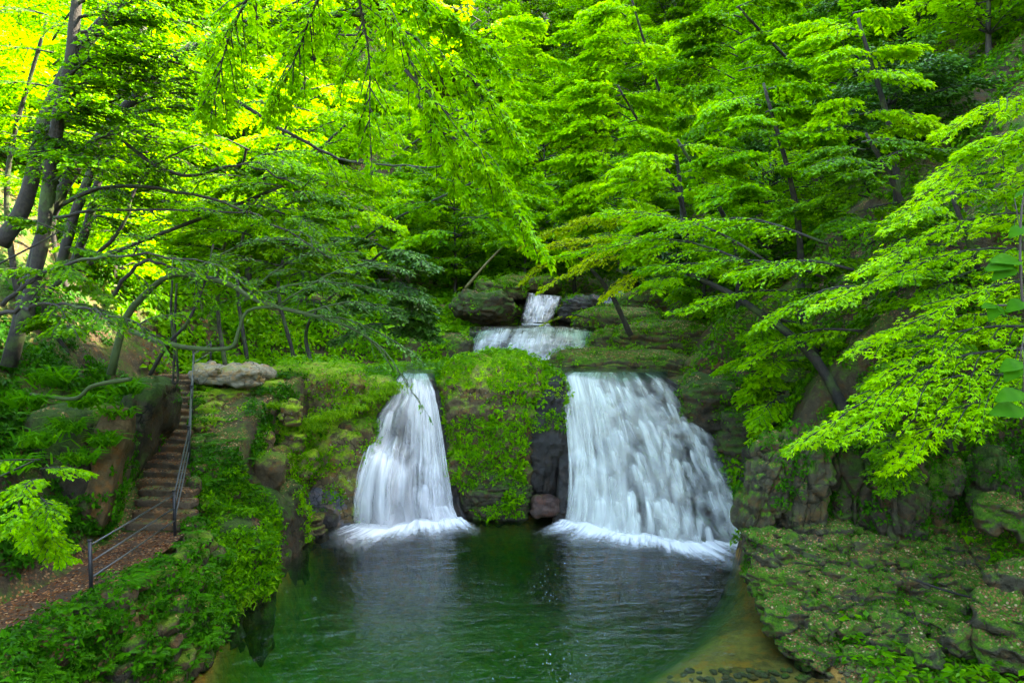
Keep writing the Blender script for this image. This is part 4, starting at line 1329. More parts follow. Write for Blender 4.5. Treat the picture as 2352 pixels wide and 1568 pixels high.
tree('maple_tree', 'bright lime maple reaching in from the right edge in broad tiers', 'tree',
     [(15.5, 15.8, 3.2), (15.2, 15.6, 7.0), (14.8, 15.2, 11.0), (14.6, 14.8, 15)], (0.28, 0.10), [
        B(2480, 230, 14.5, 2170, 300, 14.0, 1.0), B(2480, 330, 14.0, 2150, 420, 13.5, 1.1),
        B(2500, 300, 13.0, 2240, 340, 13.0, 0.9), B(2480, 420, 13.5, 2060, 500, 13.0, 1.1),
        B(2500, 520, 13.5, 2010, 610, 12.8, 1.2), B(2500, 600, 13.0, 1900, 700, 13.0, 1.2, 24, 44),
        B(2500, 660, 12.5, 2060, 760, 12.5, 1.1), B(2450, 760, 12.5, 2030, 860, 12.3, 1.1),
        B(2450, 800, 12.0, 1860, 1010, 12.3, 1.2, 26, 46), B(2450, 870, 11.8, 1960, 980, 12.0, 1.1, 24, 46),
        B(2400, 890, 11.6, 2060, 1060, 11.6, 0.9, 20, 44), B(2450, 760, 13.0, 1990, 800, 12.8, 1.0),
        B(2380, 900, 12.2, 1830, 1030, 12.6, 0.7, 20, 34)],
     M['lime'], M['bark'], 401, leaf=0.115, lobes=3, tint=0.6, rad=0.035, droop=0.30, aspect=0.6)

tree('maple_tree', 'green maple leaning over right fall with drooping tiers, behind the lime one', 'tree',
     [(10.6, 20.5, 4.0), (9.4, 21.2, 6.6), (7.6, 22.5, 8.4), (5.6, 23.6, 9.6)], (0.20, 0.06), [
        B(1800, 640, 21.5, 1290, 590, 25.5, 1.6, 26, 46), B(1760, 600, 22, 1370, 500, 25, 1.5, 24, 44),
        B(1900, 640, 21.0, 1480, 640, 23.0, 1.5, 24, 44), B(1960, 700, 20.5, 1560, 720, 22.0, 1.4, 22, 40),
        B(1900, 560, 21.0, 1500, 540, 23.0, 1.5, 22, 44), B(1980, 760, 20.5, 1720, 830, 21.0, 1.1, 20, 36),
        B(1960, 620, 20.0, 1690, 640, 20.5, 1.4, 22, 44), B(2020, 660, 19.0, 1760, 740, 19.5, 1.2, 22, 40)],
     M['maple'], M['bark'], 402, leaf=0.15, tint=0.6, rad=0.05, droop=0.22)

tree('maple_tree', 'yellowish maple spray hanging over the topmost cascade', 'tree',
     [(5.4, 31.0, 7.0), (4.4, 31.0, 9.0), (3.0, 31.2, 10.6), (1.8, 31.2, 11.4)], (0.14, 0.04), [
        B(1440, 560, 30.5, 1210, 640, 30.5, 1.3, 22, 46), B(1500, 560, 30, 1250, 580, 30, 1.4, 22, 46),
        B(1520, 590, 30, 1260, 660, 29.5, 1.2, 20, 40), B(1500, 520, 31, 1300, 530, 31, 1.3, 20, 40), B(1350, 730, 30, 1245, 745, 30, 0.3, 6, 16), B(1530, 540, 29.5, 1330, 620, 29, 1.3, 22, 46), B(1480, 500, 31, 1230, 555, 31, 1.3, 22, 46), B(1540, 600, 29, 1400, 680, 28.5, 1.2, 20, 44)],
     M['yellow'], M['bark'], 403, leaf=0.15, tint=0.68, rad=0.04, droop=0.2)

# further tiers higher up the right slope
spec = [(1560, 430, 27, M['lime'], 'tall maple with wide flat tiers above the right waterfall', 1.9),
        (1760, 300, 25, M['maple'], 'slender maple high on the right slope with pale green tiers', 1.7),
        (2000, 420, 22, M['mid'], 'darker green tree half hidden in the middle of the right slope', 1.8),
        (1420, 300, 33, M['lime'], 'bright maple near the upper middle of the picture', 2.2),
        (1980, 150, 24, M['lime'], 'maple with hanging sprays near the top right', 1.7),
        (2200, 560, 19, M['maple'], 'shaded green tree behind the lime boughs at right', 1.5),
        (1700, 120, 30, M['mid'], 'dark dense tree at the top between the sky gap and right slope', 2.2),
        (1450, 90, 34, M['lime'], 'sunlit lime tree at the top just left of the sky gap', 2.4),
        (2100, 900, 18.5, M['mid'], 'low shrubby tree rooted on top of the mossy cliff', 1.2),
        (1800, 850, 23, M['maple'], 'arching thin-leaved bush right of the right waterfall', 1.2)]
for x, y in [(21, 13), (24, 17), (23, 10), (27, 13.5), (29, 19), (32, 16), (30, 22.5), (34, 21), (33, 25), (20, 7), (26, 9), (37, 23), (36, 18), (36, 27)]:  # unseen trees, enlarged and added to keep sun off the left foreground
    far_tree(x, y, int(rt.integers(0, 3)), rt.uniform(1.5, 1.9), 'mid', 'unseen tall tree added on the right slope to block the sun', 'unseen sun-blocking trees beside the right slope')
ROOTS_R = {0: (10, 30), 3: (9.5, 37), 7: (10, 40), 6: (17, 36)}
for q, (px, py, Y, mt, lab, w) in enumerate(spec):
    rr = np.random.default_rng(500 + q)
    top = P(px, py - 90, Y)
    gx_, gy_ = P(px + 90, py, Y + 1.5)[:2]
    if q in ROOTS_R:
        gx_, gy_ = ROOTS_R[q]
    gz = float(H(np.array([gx_]), np.array([gy_]))[0])
    bs = []
    for k in range(15):
        f = (k + 0.5) / 15
        ax = rr.uniform(-1, 1)
        d = w * rr.uniform(1.0, 1.7)
        z = top[2] + 0.4 - f * w * 3.0
        side = -1 if k % 3 else 1
        z += rr.normal() * 0.12 * w
        p0 = (top[0] + 0.2 * ax, top[1] + 0.3, z)
        p1 = (top[0] + side * d * rr.uniform(0.5, 1.0), top[1] + rr.uniform(-1.8, 0.9), z + rr.normal() * 0.22 * w - 0.2)
        bs.append((np.array(p0), np.array(p1), w * 0.62, 20, 42))
    tree('maple_tree' if mt in (M['maple'], M['lime']) else 'broadleaf_tree', lab, 'tree', [(gx_, gy_, min(gz, top[2] - w * 3) - 0.3), (gx_ - 0.5, gy_ - 0.5, (gz + top[2]) / 2), (top[0], top[1] + 0.3, top[2] + 0.4)], (0.17, 0.05), bs, mt, M['bark'], 520 + q, leaf=0.0072 * Y, tint=0.55, rad=0.035, droop=0.25)

def shade_canopy(x, y, tx, ty, z, seed, label, n=13, reach=5.2):  # unseen trees above the frame, added to darken both lower corners
    rr = np.random.default_rng(seed)
    gz = float(H(np.array([x]), np.array([y]))[0])
    bs = []
    for k in range(n):
        a = k * 2.399
        q = reach * rr.uniform(0.55, 1.0)
        zz = z + rr.uniform(-0.3, 2.0)
        bs.append((np.array((tx, ty, zz - 0.8)), np.array((tx + q * math.cos(a), ty + q * math.sin(a), zz)), 1.6, 20, 34))
    tree('broadleaf_tree', label, 'tree', [(x, y, gz - 0.4), (x * 0.97, y, gz + 5), (tx, ty, z - 2), (tx, ty, z + 1)], (0.3, 0.12), bs, M['mid'], M['bark'], seed, leaf=0.2, rad=0.06, droop=0.12)
shade_canopy(-15.5, 7.0, -12.0, 9.0, 15.6, 901, 'unseen tall tree added beside the path to shade the lower left')
shade_canopy(-20.0, 11.0, -15.0, 14.0, 17.5, 902, 'unseen tall tree added on the left slope to shade the left edge')
shade_canopy(17.0, 8.0, 12.5, 10.0, 15.8, 903, 'unseen tall tree added on the right bank to shade the lower right')
shade_canopy(20.0, 13.0, 15.0, 14.5, 17.5, 904, 'unseen tall tree added on the right slope to shade the right edge')

# ------------------------------------------------------------------ left trees
LT = [
    ([(0, 560, 14.0), (60, 460, 14), (110, 260, 14), (190, 110, 14), (330, -60, 14)], 0.16, 0.10, 'thick dark leaning trunk at the far left edge'),
    ([(50, 760, 13.5), (95, 560, 13.5), (130, 300, 13.5), (165, 120, 13.5), (180, -60, 13.5)], 0.14, 0.09, 'dark upright trunk second from the left edge'),
    ([(20, 840, 15.0), (120, 480, 15.2), (270, 270, 15.5), (420, 120, 15.5), (600, 50, 16), (900, 30, 16)], 0.16, 0.05, 'long leaning tree whose stem arches across the top left'),
    ([(130, 640, 17), (170, 500, 17), (215, 380, 17), (270, 230, 17), (330, 60, 17)], 0.12, 0.08, 'left stem of the thin pair behind the big left trunks'),
    ([(165, 620, 17.6), (205, 500, 17.6), (235, 380, 17.6), (300, 160, 17.6)], 0.11, 0.07, 'right stem of the thin pair behind the big left trunks'),
]
for q, (tr, r0, r1, lab) in enumerate(LT):
    pts = [P(*a) for a in tr]
    rr = np.random.default_rng(600 + q)
    bs = []
    for k in range(13):
        f = 0.35 + 0.6 * (k + rr.random()) / 13
        tp = spline(pts, 22)
        p0 = tp[int(f * 21)]
        a = rr.uniform(-0.9, 1.3)
        d = rr.uniform(1.6, 3.4)
        p1 = p0 + np.array((d * math.cos(a), -abs(d * math.sin(a)) * 0.3, rr.uniform(-0.5, 0.35)))
        bs.append((p0, p1, 0.9, 16, 30, dict(rad=0.035)))
    tree('broadleaf_tree', lab, 'tree', pts, (r0, r1), bs, M['mid'] if q % 2 == 0 else M['maple'], M['bark'], 610 + q, leaf=0.105, tint=0.42, droop=0.2)

lt0 = [o for o in bpy.data.objects if o.parent is None and o.get('label', '').startswith('long leaning tree')][0]
lb0 = np.array(lt0.location)
tw_, lf_ = MB(), MB()
rr = np.random.default_rng(55)
for tr, Y in [([(120, 480), (250, 430), (420, 445), (600, 500), (760, 590)], 15.2), ([(250, 300), (400, 400), (560, 380), (700, 430)], 15.4), ([(0, 540), (120, 500), (300, 480), (560, 490)], 14.6),
              ([(420, 120), (560, 62), (760, 80), (900, 60)], 15.6), ([(400, 140), (640, 290), (800, 370), (1010, 385)], 15.0), ([(60, 300), (180, 270), (330, 190)], 14.2), ([(190, 620), (280, 520), (330, 400), (450, 330)], 16.0),
              ([(130, 420), (60, 360), (0, 345)], 14.0), ([(240, 700), (330, 600), (440, 630), (560, 640)], 15.4), ([(0, 700), (120, 620), (300, 585), (470, 600)], 12.0), ([(0, 720), (150, 700), (320, 745)], 11.5)]:
    pts = spline([P(a, b, Y + 0.3 * math.sin(a)) for a, b in tr], 20)
    pts += rr.normal(size=pts.shape) * 0.02
    V, F = tube(pts, np.linspace(0.05, 0.015, 20) * (Y / 15), 6)
    link('branch', mesh('branch', V - lb0, F, M['bark']), lt0)
    for j in range(4, 20, 3):
        e1 = pts[j] + np.array((rr.uniform(0.2, 0.9), rr.uniform(-0.7, 0.3), rr.uniform(-0.6, 0.5)))
        bough(tw_, lf_, pts[j], e1, 0.5, rr, 7, 13, leaf=0.09, rad=0.014, tint=0.45, tw_r=0.006)
tw_.build('twigs', M['bark'], lt0, lb0, kind='stuff')
lf_.build('foliage', M['mid'], lt0, lb0, smooth=False, kind='stuff')

# mossy crooked tree over the stairs
bp0 = P(270, 800, 16.5)
t_ = tree('broadleaf_tree', 'crooked mossy tree whose low limb hooks over the stairs', 'tree',
     [P(255, 860, 16.5), P(285, 740, 16.5), P(330, 680, 16.4), P(400, 630, 16.2), P(520, 650, 16), P(600, 695, 15.8), P(760, 735, 15.5), P(850, 780, 15.3), P(905, 850, 15.2)], (0.10, 0.015), [
        (P(560, 690, 15.9), P(960, 700, 15.4), 0.9, 16, 26), (P(700, 725, 15.6), P(960, 830, 15.2), 0.7, 14, 22),
        (P(820, 760, 15.3), P(985, 960, 15.0), 0.35, 10, 7, dict(droop=0.6)), (P(560, 690, 15.9), P(790, 560, 15.5), 0.9, 16, 30),
        (P(640, 700, 15.7), P(930, 620, 15.3), 0.9, 16, 34), (P(700, 720, 15.6), P(900, 720, 15.3), 0.8, 16, 34), (P(420, 640, 16.2), P(700, 560, 15.5), 0.9, 14, 30)],
     M['dark'], M['bark_moss'], 640, leaf=0.085, tint=0.6, rad=0.028, droop=0.3)
tb = np.array(t_.location)
limb(t_, tb, [P(300, 760, 16.4), P(370, 785, 16.0), P(450, 800, 15.8), P(530, 798, 15.7), P(548, 760, 15.7), P(572, 712, 15.8), P(650, 703, 15.7)], 0.065, 0.03, M['bark_moss'], 3)
limb(t_, tb, [P(345, 860, 17.0), P(385, 790, 16.6), P(430, 740, 16.4), P(470, 650, 16.4), P(490, 560, 16.4)], 0.05, 0.02, M['bark'], 4)
tr2 = thing('vine', 'dark looped vine hanging above the top of the stairs', 'vine', P(398, 880, 18))
V, F = tube(spline([P(396, 640, 18), P(393, 720, 18), P(400, 800, 18), P(398, 870, 18), P(403, 880, 18), P(409, 862, 18), P(402, 760, 18), P(406, 650, 18)], 40), 0.032, 6, 3, 0.3)
link('stem', mesh('stem', V - P(398, 880, 18), F, M['bark']), tr2)
V, F = tube(spline([P(70, 905, 14.5), P(170, 915, 14.4), P(215, 885, 14.3), P(300, 870, 14.2)], 20), np.linspace(0.03, 0.05, 20), 7, 3, 0.3)
b0 = P(70, 905, 14.5)
link('fallen_branch', mesh('fallen_branch', V - b0, F, M['bark_moss']), None, b0, 'mossy bare branch lying across the dark left slope', 'branch')

# long hanging boughs in the top middle, rooted off the frame
tree('maple_tree', 'hanging maple boughs with large fresh leaves across the top middle', 'tree',
     [(-10.2, 7.0, 4.6), (-10.0, 7.4, 9.5), (-8.0, 8.6, 13.6), (-2.6, 10.4, 14.0)], (0.24, 0.06), [
        (P(850, -60, 10.5), P(1010, 320, 11), 0.7, 16, 20, dict(sag=0.02)), (P(930, 160, 10.8), P(1250, 560, 11.5), 0.75, 22, 22, dict(sag=0.02)),
        (P(900, 60, 10.6), P(1190, 330, 11.3), 0.75, 20, 22), (P(960, 240, 11), P(1060, 440, 11.4), 0.5, 14, 18),
        (P(880, -30, 10.6), P(1150, 160, 11.2), 0.7, 18, 22), (P(760, -40, 11), P(640, 240, 11.5), 0.8, 18, 26),
        (P(820, -40, 11), P(860, 330, 11.8), 0.8, 18, 24), (P(700, -60, 11), P(1050, 60, 11), 0.8, 18, 24), (P(600, -60, 11), P(480, 260, 11.5), 0.9, 18, 26), (P(1000, 300, 11.2), P(1200, 480, 11.6), 0.6, 16, 22)],
     M['maple'], M['bark'], 650, leaf=0.15, lobes=3, tint=0.55, rad=0.03, droop=0.45, flat=0.55, aspect=0.62)

spec = [(560, 430, 20, M['maple'], 'light green tree left of centre above the mossy bank', 1.7, 16),
        (330, 300, 22, M['lime'], 'sunlit tree behind the left trunks', 1.9, 16),
        (700, 260, 24, M['lime'], 'tall sunlit tree in the upper left middle', 2.2, 16),
        (640, 520, 18.5, M['mid'], 'dark leafy branches overhanging the stairs', 1.3, 14),
        (1050, 330, 30, M['maple'], 'broad maple in front of the shaded cliff at centre', 2.2, 16),
        (1100, 120, 34, M['lime'], 'glowing pale green tree at the top centre', 2.6, 16),
        (1250, 420, 36, M['maple'], 'maple above the stream in the middle of the gorge', 2.1, 16),
        (880, 660, 22.5, M['dark'], 'dense dark evergreen with glossy leaves above the left fall', 1.15, 18),
        (100, 120, 19, M['maple'], 'green tree filling the top left corner', 2.0, 16),
        (120, 640, 12.5, M['mid'], 'thin-twigged shrub on the dark slope at the left edge', 0.8, 8),
        (60, 1180, 11.0, M['maple'], 'pale green maple sapling at the left edge beside the path', 0.55, 9)]
ROOTS = {4: (-10.5, 33), 5: (-11, 38), 6: (-9, 43), 0: (-11.5, 27.5), 1: (-15.5, 24), 2: (-12, 31), 3: (-13.6, 21), 7: (-8.5, 29.5), 9: (-11.6, 12.5), 10: (-10.4, 11.2)}
for q, (px, py, Y, mt, lab, w, nb) in enumerate(spec):
    rr = np.random.default_rng(700 + q)
    top = P(px, py - 60, Y)
    gx_, gy_ = P(px - 60, py, Y + 1.0)[:2]
    if q in ROOTS:
        gx_, gy_ = ROOTS[q]
    gz = float(H(np.array([gx_]), np.array([gy_]))[0])
    bs = []
    for k in range(nb):
        f = (k + 0.5) / nb
        d = w * rr.uniform(0.9, 1.7)
        z = top[2] + 0.5 - f * w * 2.6
        side = 1 if k % 3 else -1
        bs.append((np.array((top[0] + 0.1, top[1] + 0.2, z)), np.array((top[0] + side * d, top[1] + rr.uniform(-1.8, 0.7), z + rr.normal() * 0.2 * w - 0.2)), w * 0.62, 18, 40))
    tree('broadleaf_tree', lab, 'tree', [(gx_, gy_, min(gz, top[2] - w * 2.6) - 0.3), (gx_ - 0.2, gy_ - 0.3, (gz + top[2]) / 2), (top[0], top[1] + 0.2, top[2] + 0.4)], (0.10 if w > 1 else 0.04, 0.04 if w > 1 else 0.015), bs, mt, M['bark'], 720 + q, leaf=0.0068 * Y, tint=0.5, rad=0.03 if w > 1 else 0.012, droop=0.25, tw_r=0.010 if w > 1 else 0.005)

# leaning thin pale trunk above the upper gorge
p0, p1 = P(1068, 662, 37), P(1160, 560, 38)
V, F = tube(spline([p0, (p0 + p1) / 2 + (0, 0, 0.05), p1], 12), np.linspace(0.075, 0.05, 12), 7, 3, 0.2)
link('fallen_log', mesh('fallen_log', V - p0, F, simple_mat('ochre_bark', (0.13, 0.11, 0.03), 0.8)), None, p0, 'thin ochre trunk leaning across the shaded slope at centre', 'dead trunk')
p0 = P(1700, 1375, 15.6)
V, F = tube(spline([P(2085, 1325, 16.4), P(2180, 1358, 16.1), P(2290, 1385, 15.8)], 16), np.linspace(0.035, 0.02, 16), 6, 3, 0.3)
b0 = P(2085, 1325, 16.4)
link('fallen_branch', mesh('fallen_branch', V - b0, F, M['bark']), None, b0, 'bare brown branch lying on the mossy right shelf', 'branch')

# ------------------------------------------------------------------ ground cover
r = np.random.default_rng(77)
def stuffb(mb, name, mat, label, cat, smooth=False):
    mb.build(name, mat, None, None, smooth, kind='stuff', label=label, cat=cat)

mb = MB()
keep = lambda p: ~((p[:, 0] > 0.55) & (p[:, 2] < 3.4)) & ~((p[:, 2] < 1.2) & (fbm(p * 1.3, 2, 9) < 0.0))
cover(mb, SURF['pillar'], 19000, 0.09, r, 1, thr=-0.2, tb=0.6, nzmin=-0.5, nfreq=0.9, clumpf=keep)
cover(mb, SURF['pillar'], 6000, 0.17, r, 41, thr=0.02, tb=0.55, nzmin=-0.5, nfreq=1.1, clumpf=keep, k=5)
stuffb(mb, 'hanging_plants', M['cover'], 'bright leafy plants draped over the middle rock', 'plants')
mb = MB()
cover(mb, SURF['pillar'], 9000, 0.08, r, 2, thr=-0.3, tb=0.5, nzmin=0.25, nfreq=0.8, clumpf=lambda p: p[:, 2] > 4.6)
stuffb(mb, 'moss_plants', M['lime'], 'yellow-green low growth on the crown of the middle rock', 'plants')
mb = MB()
cover(mb, SURF['lbank'], 12000, 0.09, r, 43, box=(-9.5, -4, 23, 28.5), thr=-0.12, tb=0.62, nzmin=-0.6)
cover(mb, SURF['lbank'], 14000, 0.13, r, 3, thr=-0.02, tb=0.55, nzmin=-0.4, nfreq=0.8)
cover(mb, SURF['lbank'], 12000, 0.12, r, 33, box=(-13, -6, 14, 21.2), thr=-0.35, tb=0.42, nzmin=-0.4)
stuffb(mb, 'bank_plants', M['cover'], 'leafy plants covering the left rock bank', 'plants')
mb = MB()
cover(mb, SURF['terrain'], 18000, 0.135, r, 4, box=(-13.5, -5.5, 8, 28, 0.2, 7), thr=-0.15, tb=0.28, clumpf=lambda p: (np.abs(p[:, 0] - np.interp(p[:, 1], [8, 11, 13.2, 15, 17, 26], [-9.3, -9.35, -8.95, -8.85, -9.1, -13.0])) > 0.95) & ~((p[:, 1] > 21) & (p[:, 0] > stair_c(p[:, 1])) & (fbm(p * 0.8, 2, 4) < 0.15)))
cover(mb, SURF['terrain'], 14000, 0.14, r, 5, box=(-22, -9, 10, 30), thr=0.05, tb=0.12, clumpf=lambda p: p[:, 0] < np.interp(p[:, 1], XL_Y, XL_X) - 0.2)
cover(mb, SURF['wall'], 13000, 0.11, r, 6, thr=-0.12, tb=0.35)
cover(mb, SURF['lean'], 2500, 0.11, r, 7, thr=0.1, tb=0.35)
cover(mb, SURF['edging'], 1500, 0.09, r, 7, thr=0.0, tb=0.4)
stuffb(mb, 'undergrowth', M['fern'], 'dark green undergrowth around the stairs and path', 'undergrowth')
mb = MB()
cover(mb, SURF['terrain'], 20000, 0.22, r, 8, box=(-20, -2, 28, 46), thr=-0.15, tb=0.6, k=5)
cover(mb, SURF['hump'], 9000, 0.13, r, 9, thr=0.02, tb=0.5)
stuffb(mb, 'undergrowth', M['cover'], 'bright low growth on the level ground behind the left fall', 'undergrowth')
mb = MB()
cover(mb, SURF['shelf'], 22000, 0.055, r, 10, thr=0.02, tb=0.45, k=5, nfreq=1.6)
cover(mb, SURF['cliff'], 9000, 0.10, r, 11, thr=0.04, tb=0.35, k=5)
cover(mb, SURF['terrain'], 16000, 0.07, r, 12, box=(6.5, 15, 13, 21), thr=-0.05, tb=0.45, k=5)
stuffb(mb, 'ground_plants', M['fern'], 'tiny-leaved creeping plants on the right shelf and cliff', 'plants')
mb = MB()
cover(mb, SURF['terrain'], 22000, 0.19, r, 13, box=(7.5, 26, 12, 42), thr=-0.1, tb=0.4, k=5)
cover(mb, SURF['dark'], 4000, 0.12, r, 14, thr=0.12, tb=0.3, k=5)
stuffb(mb, 'undergrowth', M['cover'], 'shaded low growth climbing the right slope', 'undergrowth')
mb = MB()
cover(mb, SURF['terrain'], 17000, 0.42, r, 15, box=(-60, 60, 40, 100), thr=-0.3, tb=0.5, k=5)
cover(mb, SURF['terrain'], 10000, 0.30, r, 16, box=(-50, -12, 26, 50), thr=-0.1, tb=0.6, k=5)
stuffb(mb, 'undergrowth', M['mid'], 'far low growth on the upper slopes of the gorge', 'undergrowth')


def litter(mb, surf, n, size, box=None, thr=0.0, seed=1, nz=0.45, dz=0.01):
    if isinstance(surf, tuple):
        surf = [surf]
    V = np.concatenate([s[0] for s in surf])
    off = np.cumsum([0] + [len(s[0]) for s in surf])
    F = np.concatenate([s[1] + o for s, o in zip(surf, off)])
    if box is not None:
        c = V[F].mean(1)
        F = F[(c[:, 0] > box[0]) & (c[:, 0] < box[1]) & (c[:, 1] > box[2]) & (c[:, 1] < box[3])]
    p, nn = tri_sample(V, F, n, r)
    m = (nn[:, 2] > nz) & (p[:, 2] > 0.03) & (fbm(p * 1.1, 3, seed) > thr)
    p, nn = p[m] + nn[m] * dz, nn[m]
    d = np.cross(nn, r.normal(size=p.shape))
    L_ = size * r.uniform(0.5, 1.3, len(p))
    add_leaves(mb, p, norm(d), norm(nn + r.normal(size=p.shape) * 0.35), L_, L_ * 0.5, np.clip(r.normal(size=len(p)) * 0.28 + 0.45, 0, 1))


mb = MB()
litter(mb, SURF['steps'], 7000, 0.07, thr=-0.3, seed=1)
litter(mb, SURF['path'], 4200, 0.07, thr=-0.25, seed=2)
litter(mb, SURF['terrain'], 9000, 0.07, (-14, -6, 9, 28), 0.0, 3)
stuffb(mb, 'leaf_litter', M['litter'], 'brown fallen leaves on the stairs and path', 'fallen leaves')
mb = MB()
litter(mb, SURF['shelf'], 26000, 0.05, thr=-0.05, nz=0.6, seed=4)
litter(mb, SURF['terrain'], 26000, 0.05, (6.5, 16, 13, 20), -0.2, 5)
litter(mb, SURF['cliff'], 1500, 0.06, None, -0.2, 6)
litter(mb, SURF['dark'], 3500, 0.07, None, -0.1, 6)
litter(mb, SURF['hump'], 5000, 0.08, None, 0.0, 7)
stuffb(mb, 'leaf_litter', M['litter'], 'reddish brown fallen leaves on the right shelf and ledges', 'fallen leaves')
mb = MB()
litter(mb, SURF['terrain'], 26000, 0.22, (-60, -12, 26, 70), -0.2, 8)
stuffb(mb, 'leaf_litter', M['litter'], 'pale fallen leaves on the sunlit left slope', 'fallen leaves')


def grass(mb, pts, n, spread, h, r, lean=(0, -0.3, 0)):
    for p in pts:
        q = np.asarray(p) + r.normal(size=(n, 3)) * np.array((spread, spread * 0.8, 0.04))
        az = r.random(n) * 6.28
        d = norm(np.stack((np.cos(az) * 0.6, np.sin(az) * 0.6, np.full(n, 0.9)), 1) + np.array(lean))
        L_ = h * r.uniform(0.6, 1.2, n)
        side = norm(np.cross(d, r.normal(size=(n, 3))))
        w = (0.012 * h / 0.3) * np.ones((n, 1)) * 1.2
        mid = q + d * (L_ * 0.55)[:, None]
        tip = mid + norm(d + np.array((0, 0, -0.9)) + 0.3 * norm(d * (1, 1, 0))) * (L_ * 0.5)[:, None]
        V = np.stack((q - side * w, q + side * w, mid + side * w * 0.8, mid - side * w * 0.8, tip), 1).reshape(-1, 3)
        k = np.arange(n)[:, None] * 5
        F = np.concatenate((k + np.array([[0, 1, 2]]), k + np.array([[0, 2, 3]]), k + np.array([[3, 2, 4]])), 1).reshape(-1, 3)
        mb.add(V, F, tint=np.repeat(r.uniform(0.3, 0.9, n), 5))

mb = MB()
grass(mb, [P(x, y, Y) for x, y, Y in [(700, 975, 25.2), (740, 965, 25.3), (780, 955, 25.5), (720, 985, 25.0), (625, 935, 24.4), (660, 985, 24.8), (820, 940, 26), (880, 905, 26.6), (900, 890, 26.8), (855, 920, 26.4)]], 220, 0.32, 0.38, r)
stuffb(mb, 'grass', M['grass'], 'fine bright grass hanging over the ledges left of left fall', 'grass')
mb = MB()
grass(mb, [P(x, y, Y) for x, y, Y in [(300, 1510, 14.6), (340, 1520, 14.8), (370, 1540, 14.9), (400, 1520, 15.2), (430, 1450, 16.2), (460, 1430, 16.6), (480, 1415, 17.0), (520, 1390, 17.6), (330, 1555, 14.3), (280, 1545, 14.2), (535, 1370, 18.2), (390, 1560, 14.8)]], 260, 0.28, 0.30, r)
stuffb(mb, 'grass', M['grass'], 'fine grass along the near left waterline', 'grass')
mb = MB()
grass(mb, [P(x, y, Y) for x, y, Y in [(180, 1060, 15.2), (150, 990, 15.2), (90, 1020, 14.6), (240, 1020, 16), (60, 930, 14.5), (200, 930, 15.6), (120, 880, 15), (270, 960, 16.5), (290, 900, 17), (30, 1080, 13.5)]], 110, 0.16, 0.55, r, (0.2, -0.3, -0.2))
stuffb(mb, 'grass_tufts', M['fern'], 'long arching sedge tufts on the dark left slope', 'grass')

# ferns on the lower left bank
mb = MB()
def fern(mb, c, s, r, nf=7):
    for k in range(nf):
        a = k * 2 * math.pi / nf + r.normal() * 0.2
        u = np.linspace(0.15, 1, 11)
        out = np.array((math.cos(a), math.sin(a), 0))
        ln = s * r.uniform(0.8, 1.2)
        ax = np.asarray(c) + out * (ln * u)[:, None] + np.array((0, 0, 1)) * (ln * (0.75 * u - 0.75 * u ** 2))[:, None]
        sd_ = np.array((-out[1], out[0], 0))
        for sgn in (-1, 1):
            d = np.tile(sd_ * sgn + out * 0.45 + np.array((0, 0, -0.15)), (11, 1))
            L_ = ln * 0.30 * np.sin(np.pi * (0.12 + 0.86 * u))
            V, F = leaf_arrays(ax, d, np.tile((0, 0, 1.0), (11, 1)), L_, L_ * 0.30 + 0.008)
            mb.add(V, F, tint=np.repeat(r.uniform(0.3, 0.7, 11), 4))
lbs = SURF['lbank'] + SURF['wall']
VV = np.concatenate([s[0] for s in lbs])
off = np.cumsum([0] + [len(s[0]) for s in lbs])
FF = np.concatenate([s[1] + o for s, o in zip(lbs, off)])
cc = VV[FF].mean(1)
FF = FF[(cc[:, 1] < 21.5)]
p, nn = tri_sample(VV, FF, 900, r)
m = (nn[:, 2] > 0.0) & (p[:, 2] > 0.3)
for q in p[m][:260]:
    fern(mb, q, r.uniform(0.28, 0.42), r)
p, nn = tri_sample(TV, TF[(TV[TF].mean(1)[:, 0] > -13) & (TV[TF].mean(1)[:, 0] < -7.2) & (TV[TF].mean(1)[:, 1] < 22) & (TV[TF].mean(1)[:, 1] > 9)], 260, r)
dd = np.abs(p[:, 0] - np.interp(p[:, 1], [8, 11, 13.2, 15, 17, 26], [-9.3, -9.35, -8.95, -8.85, -9.1, -13.0]))
for q in p[(dd > 1.0) & (p[:, 2] > 0.4)]:
    fern(mb, q, r.uniform(0.25, 0.45), r)
stuffb(mb, 'ferns', M['fern'], 'dense ferns on the lower left bank and stone wall', 'ferns')

# pebbles on the near right shore, above and under water
mb = MB()
D, F = ico(2)
n = 850
for k in range(n):
    x, y = r.uniform(3.6, 10.0), r.uniform(12.6, 15.6)
    if x < 6.5 and r.random() < 0.3:
        continue
    z = float(H(np.array([x]), np.array([y]))[0])
    s = r.uniform(0.035, 0.10)
    V = D * np.array((s * r.uniform(0.8, 1.5), s * r.uniform(0.8, 1.3), s * 0.6)) * (1 + 0.12 * r.normal(size=(len(D), 1)))
    V = V @ rot_zxy(r.random() * 6).T + np.array((x, y, z + s * 0.2))
    mb.add(V, F)
stuffb(mb, 'gravel', M['pebble'], 'rounded brown pebbles on the near right shore', 'pebbles', True)

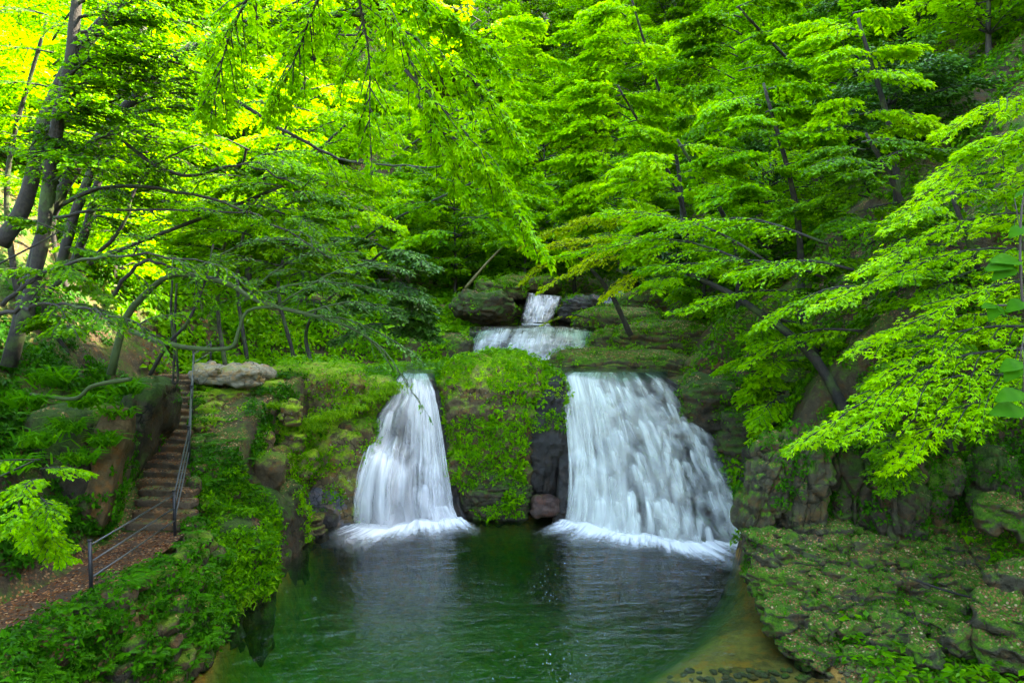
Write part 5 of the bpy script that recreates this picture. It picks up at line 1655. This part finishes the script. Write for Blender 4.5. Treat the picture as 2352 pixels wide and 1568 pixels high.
# foreground shrub with large heart-shaped leaves at the right edge
sb_ = P(2420, 1050, 5.2)
shr = thing('shrub', 'large heart-shaped leaves on thin stems at the right edge, closest to camera', 'shrub', sb_)
tw = MB()
V, F = tube(spline([sb_, P(2390, 850, 5.1), P(2350, 700, 5.0), P(2345, 500, 5.0), P(2370, 380, 5.0)], 20), np.linspace(0.014, 0.006, 20), 6)
tw.add(V, F)
LF = [(2325, 605, 2248, 612, 0.0), (2330, 615, 2265, 640, .2), (2345, 600, 2260, 585, -.1), (2352, 520, 2310, 545, 0), (2330, 455, 2365, 420, .2), (2355, 690, 2300, 715, 0), (2290, 700, 2270, 745, .1), (2285, 702, 2250, 700, 0), (2290, 702, 2320, 730, 0), (2345, 830, 2285, 850, 0), (2340, 835, 2300, 885, .1), (2350, 900, 2270, 915, .1), (2352, 940, 2255, 940, 0)]
u_ = np.linspace(0, 1, 7)
for (x0, y0, x1, y1, tl) in LF:
    Yl = 5.0
    a, b = P(x0, y0, Yl), P(x0 + (x1 - x0) * 0.8, y0 + (y1 - y0) * 0.8, Yl - 0.05)
    d = b - a
    ln = np.linalg.norm(d)
    s = norm(np.cross(d, (0.15, -0.55, 0.9 + tl)))
    up = norm(np.cross(s, d))
    w = ln * 0.33 * np.array((0.10, 0.75, 1.0, 0.9, 0.62, 0.3, 0.0))
    ax = a + d * u_[:, None] - up * (0.22 * ln * u_ ** 2)[:, None]
    V = np.concatenate((ax, ax + s * w[:, None] + up * (0.12 * w)[:, None], ax - s * w[:, None] + up * (0.12 * w)[:, None]))
    F = []
    for i in range(6):
        F += [(i, i + 1, i + 8), (i, i + 8, i + 7), (i, i + 14, i + 15), (i, i + 15, i + 1)]
    link('leaf', mesh('leaf', V - sb_, np.array(F), M['broad'], {'tint': 0.45 + 0.12 * np.sin(np.arange(len(V)) * 2.1)}), shr)
    V, F = tube([P(2352, (y0 + 700) / 2 if y0 < 1200 else 1450, 5.05), a], 0.004, 4)
    link('petiole', mesh('petiole', V - sb_, F, M['twig']), shr)
tw.build('stem', M['twig'], shr, sb_)
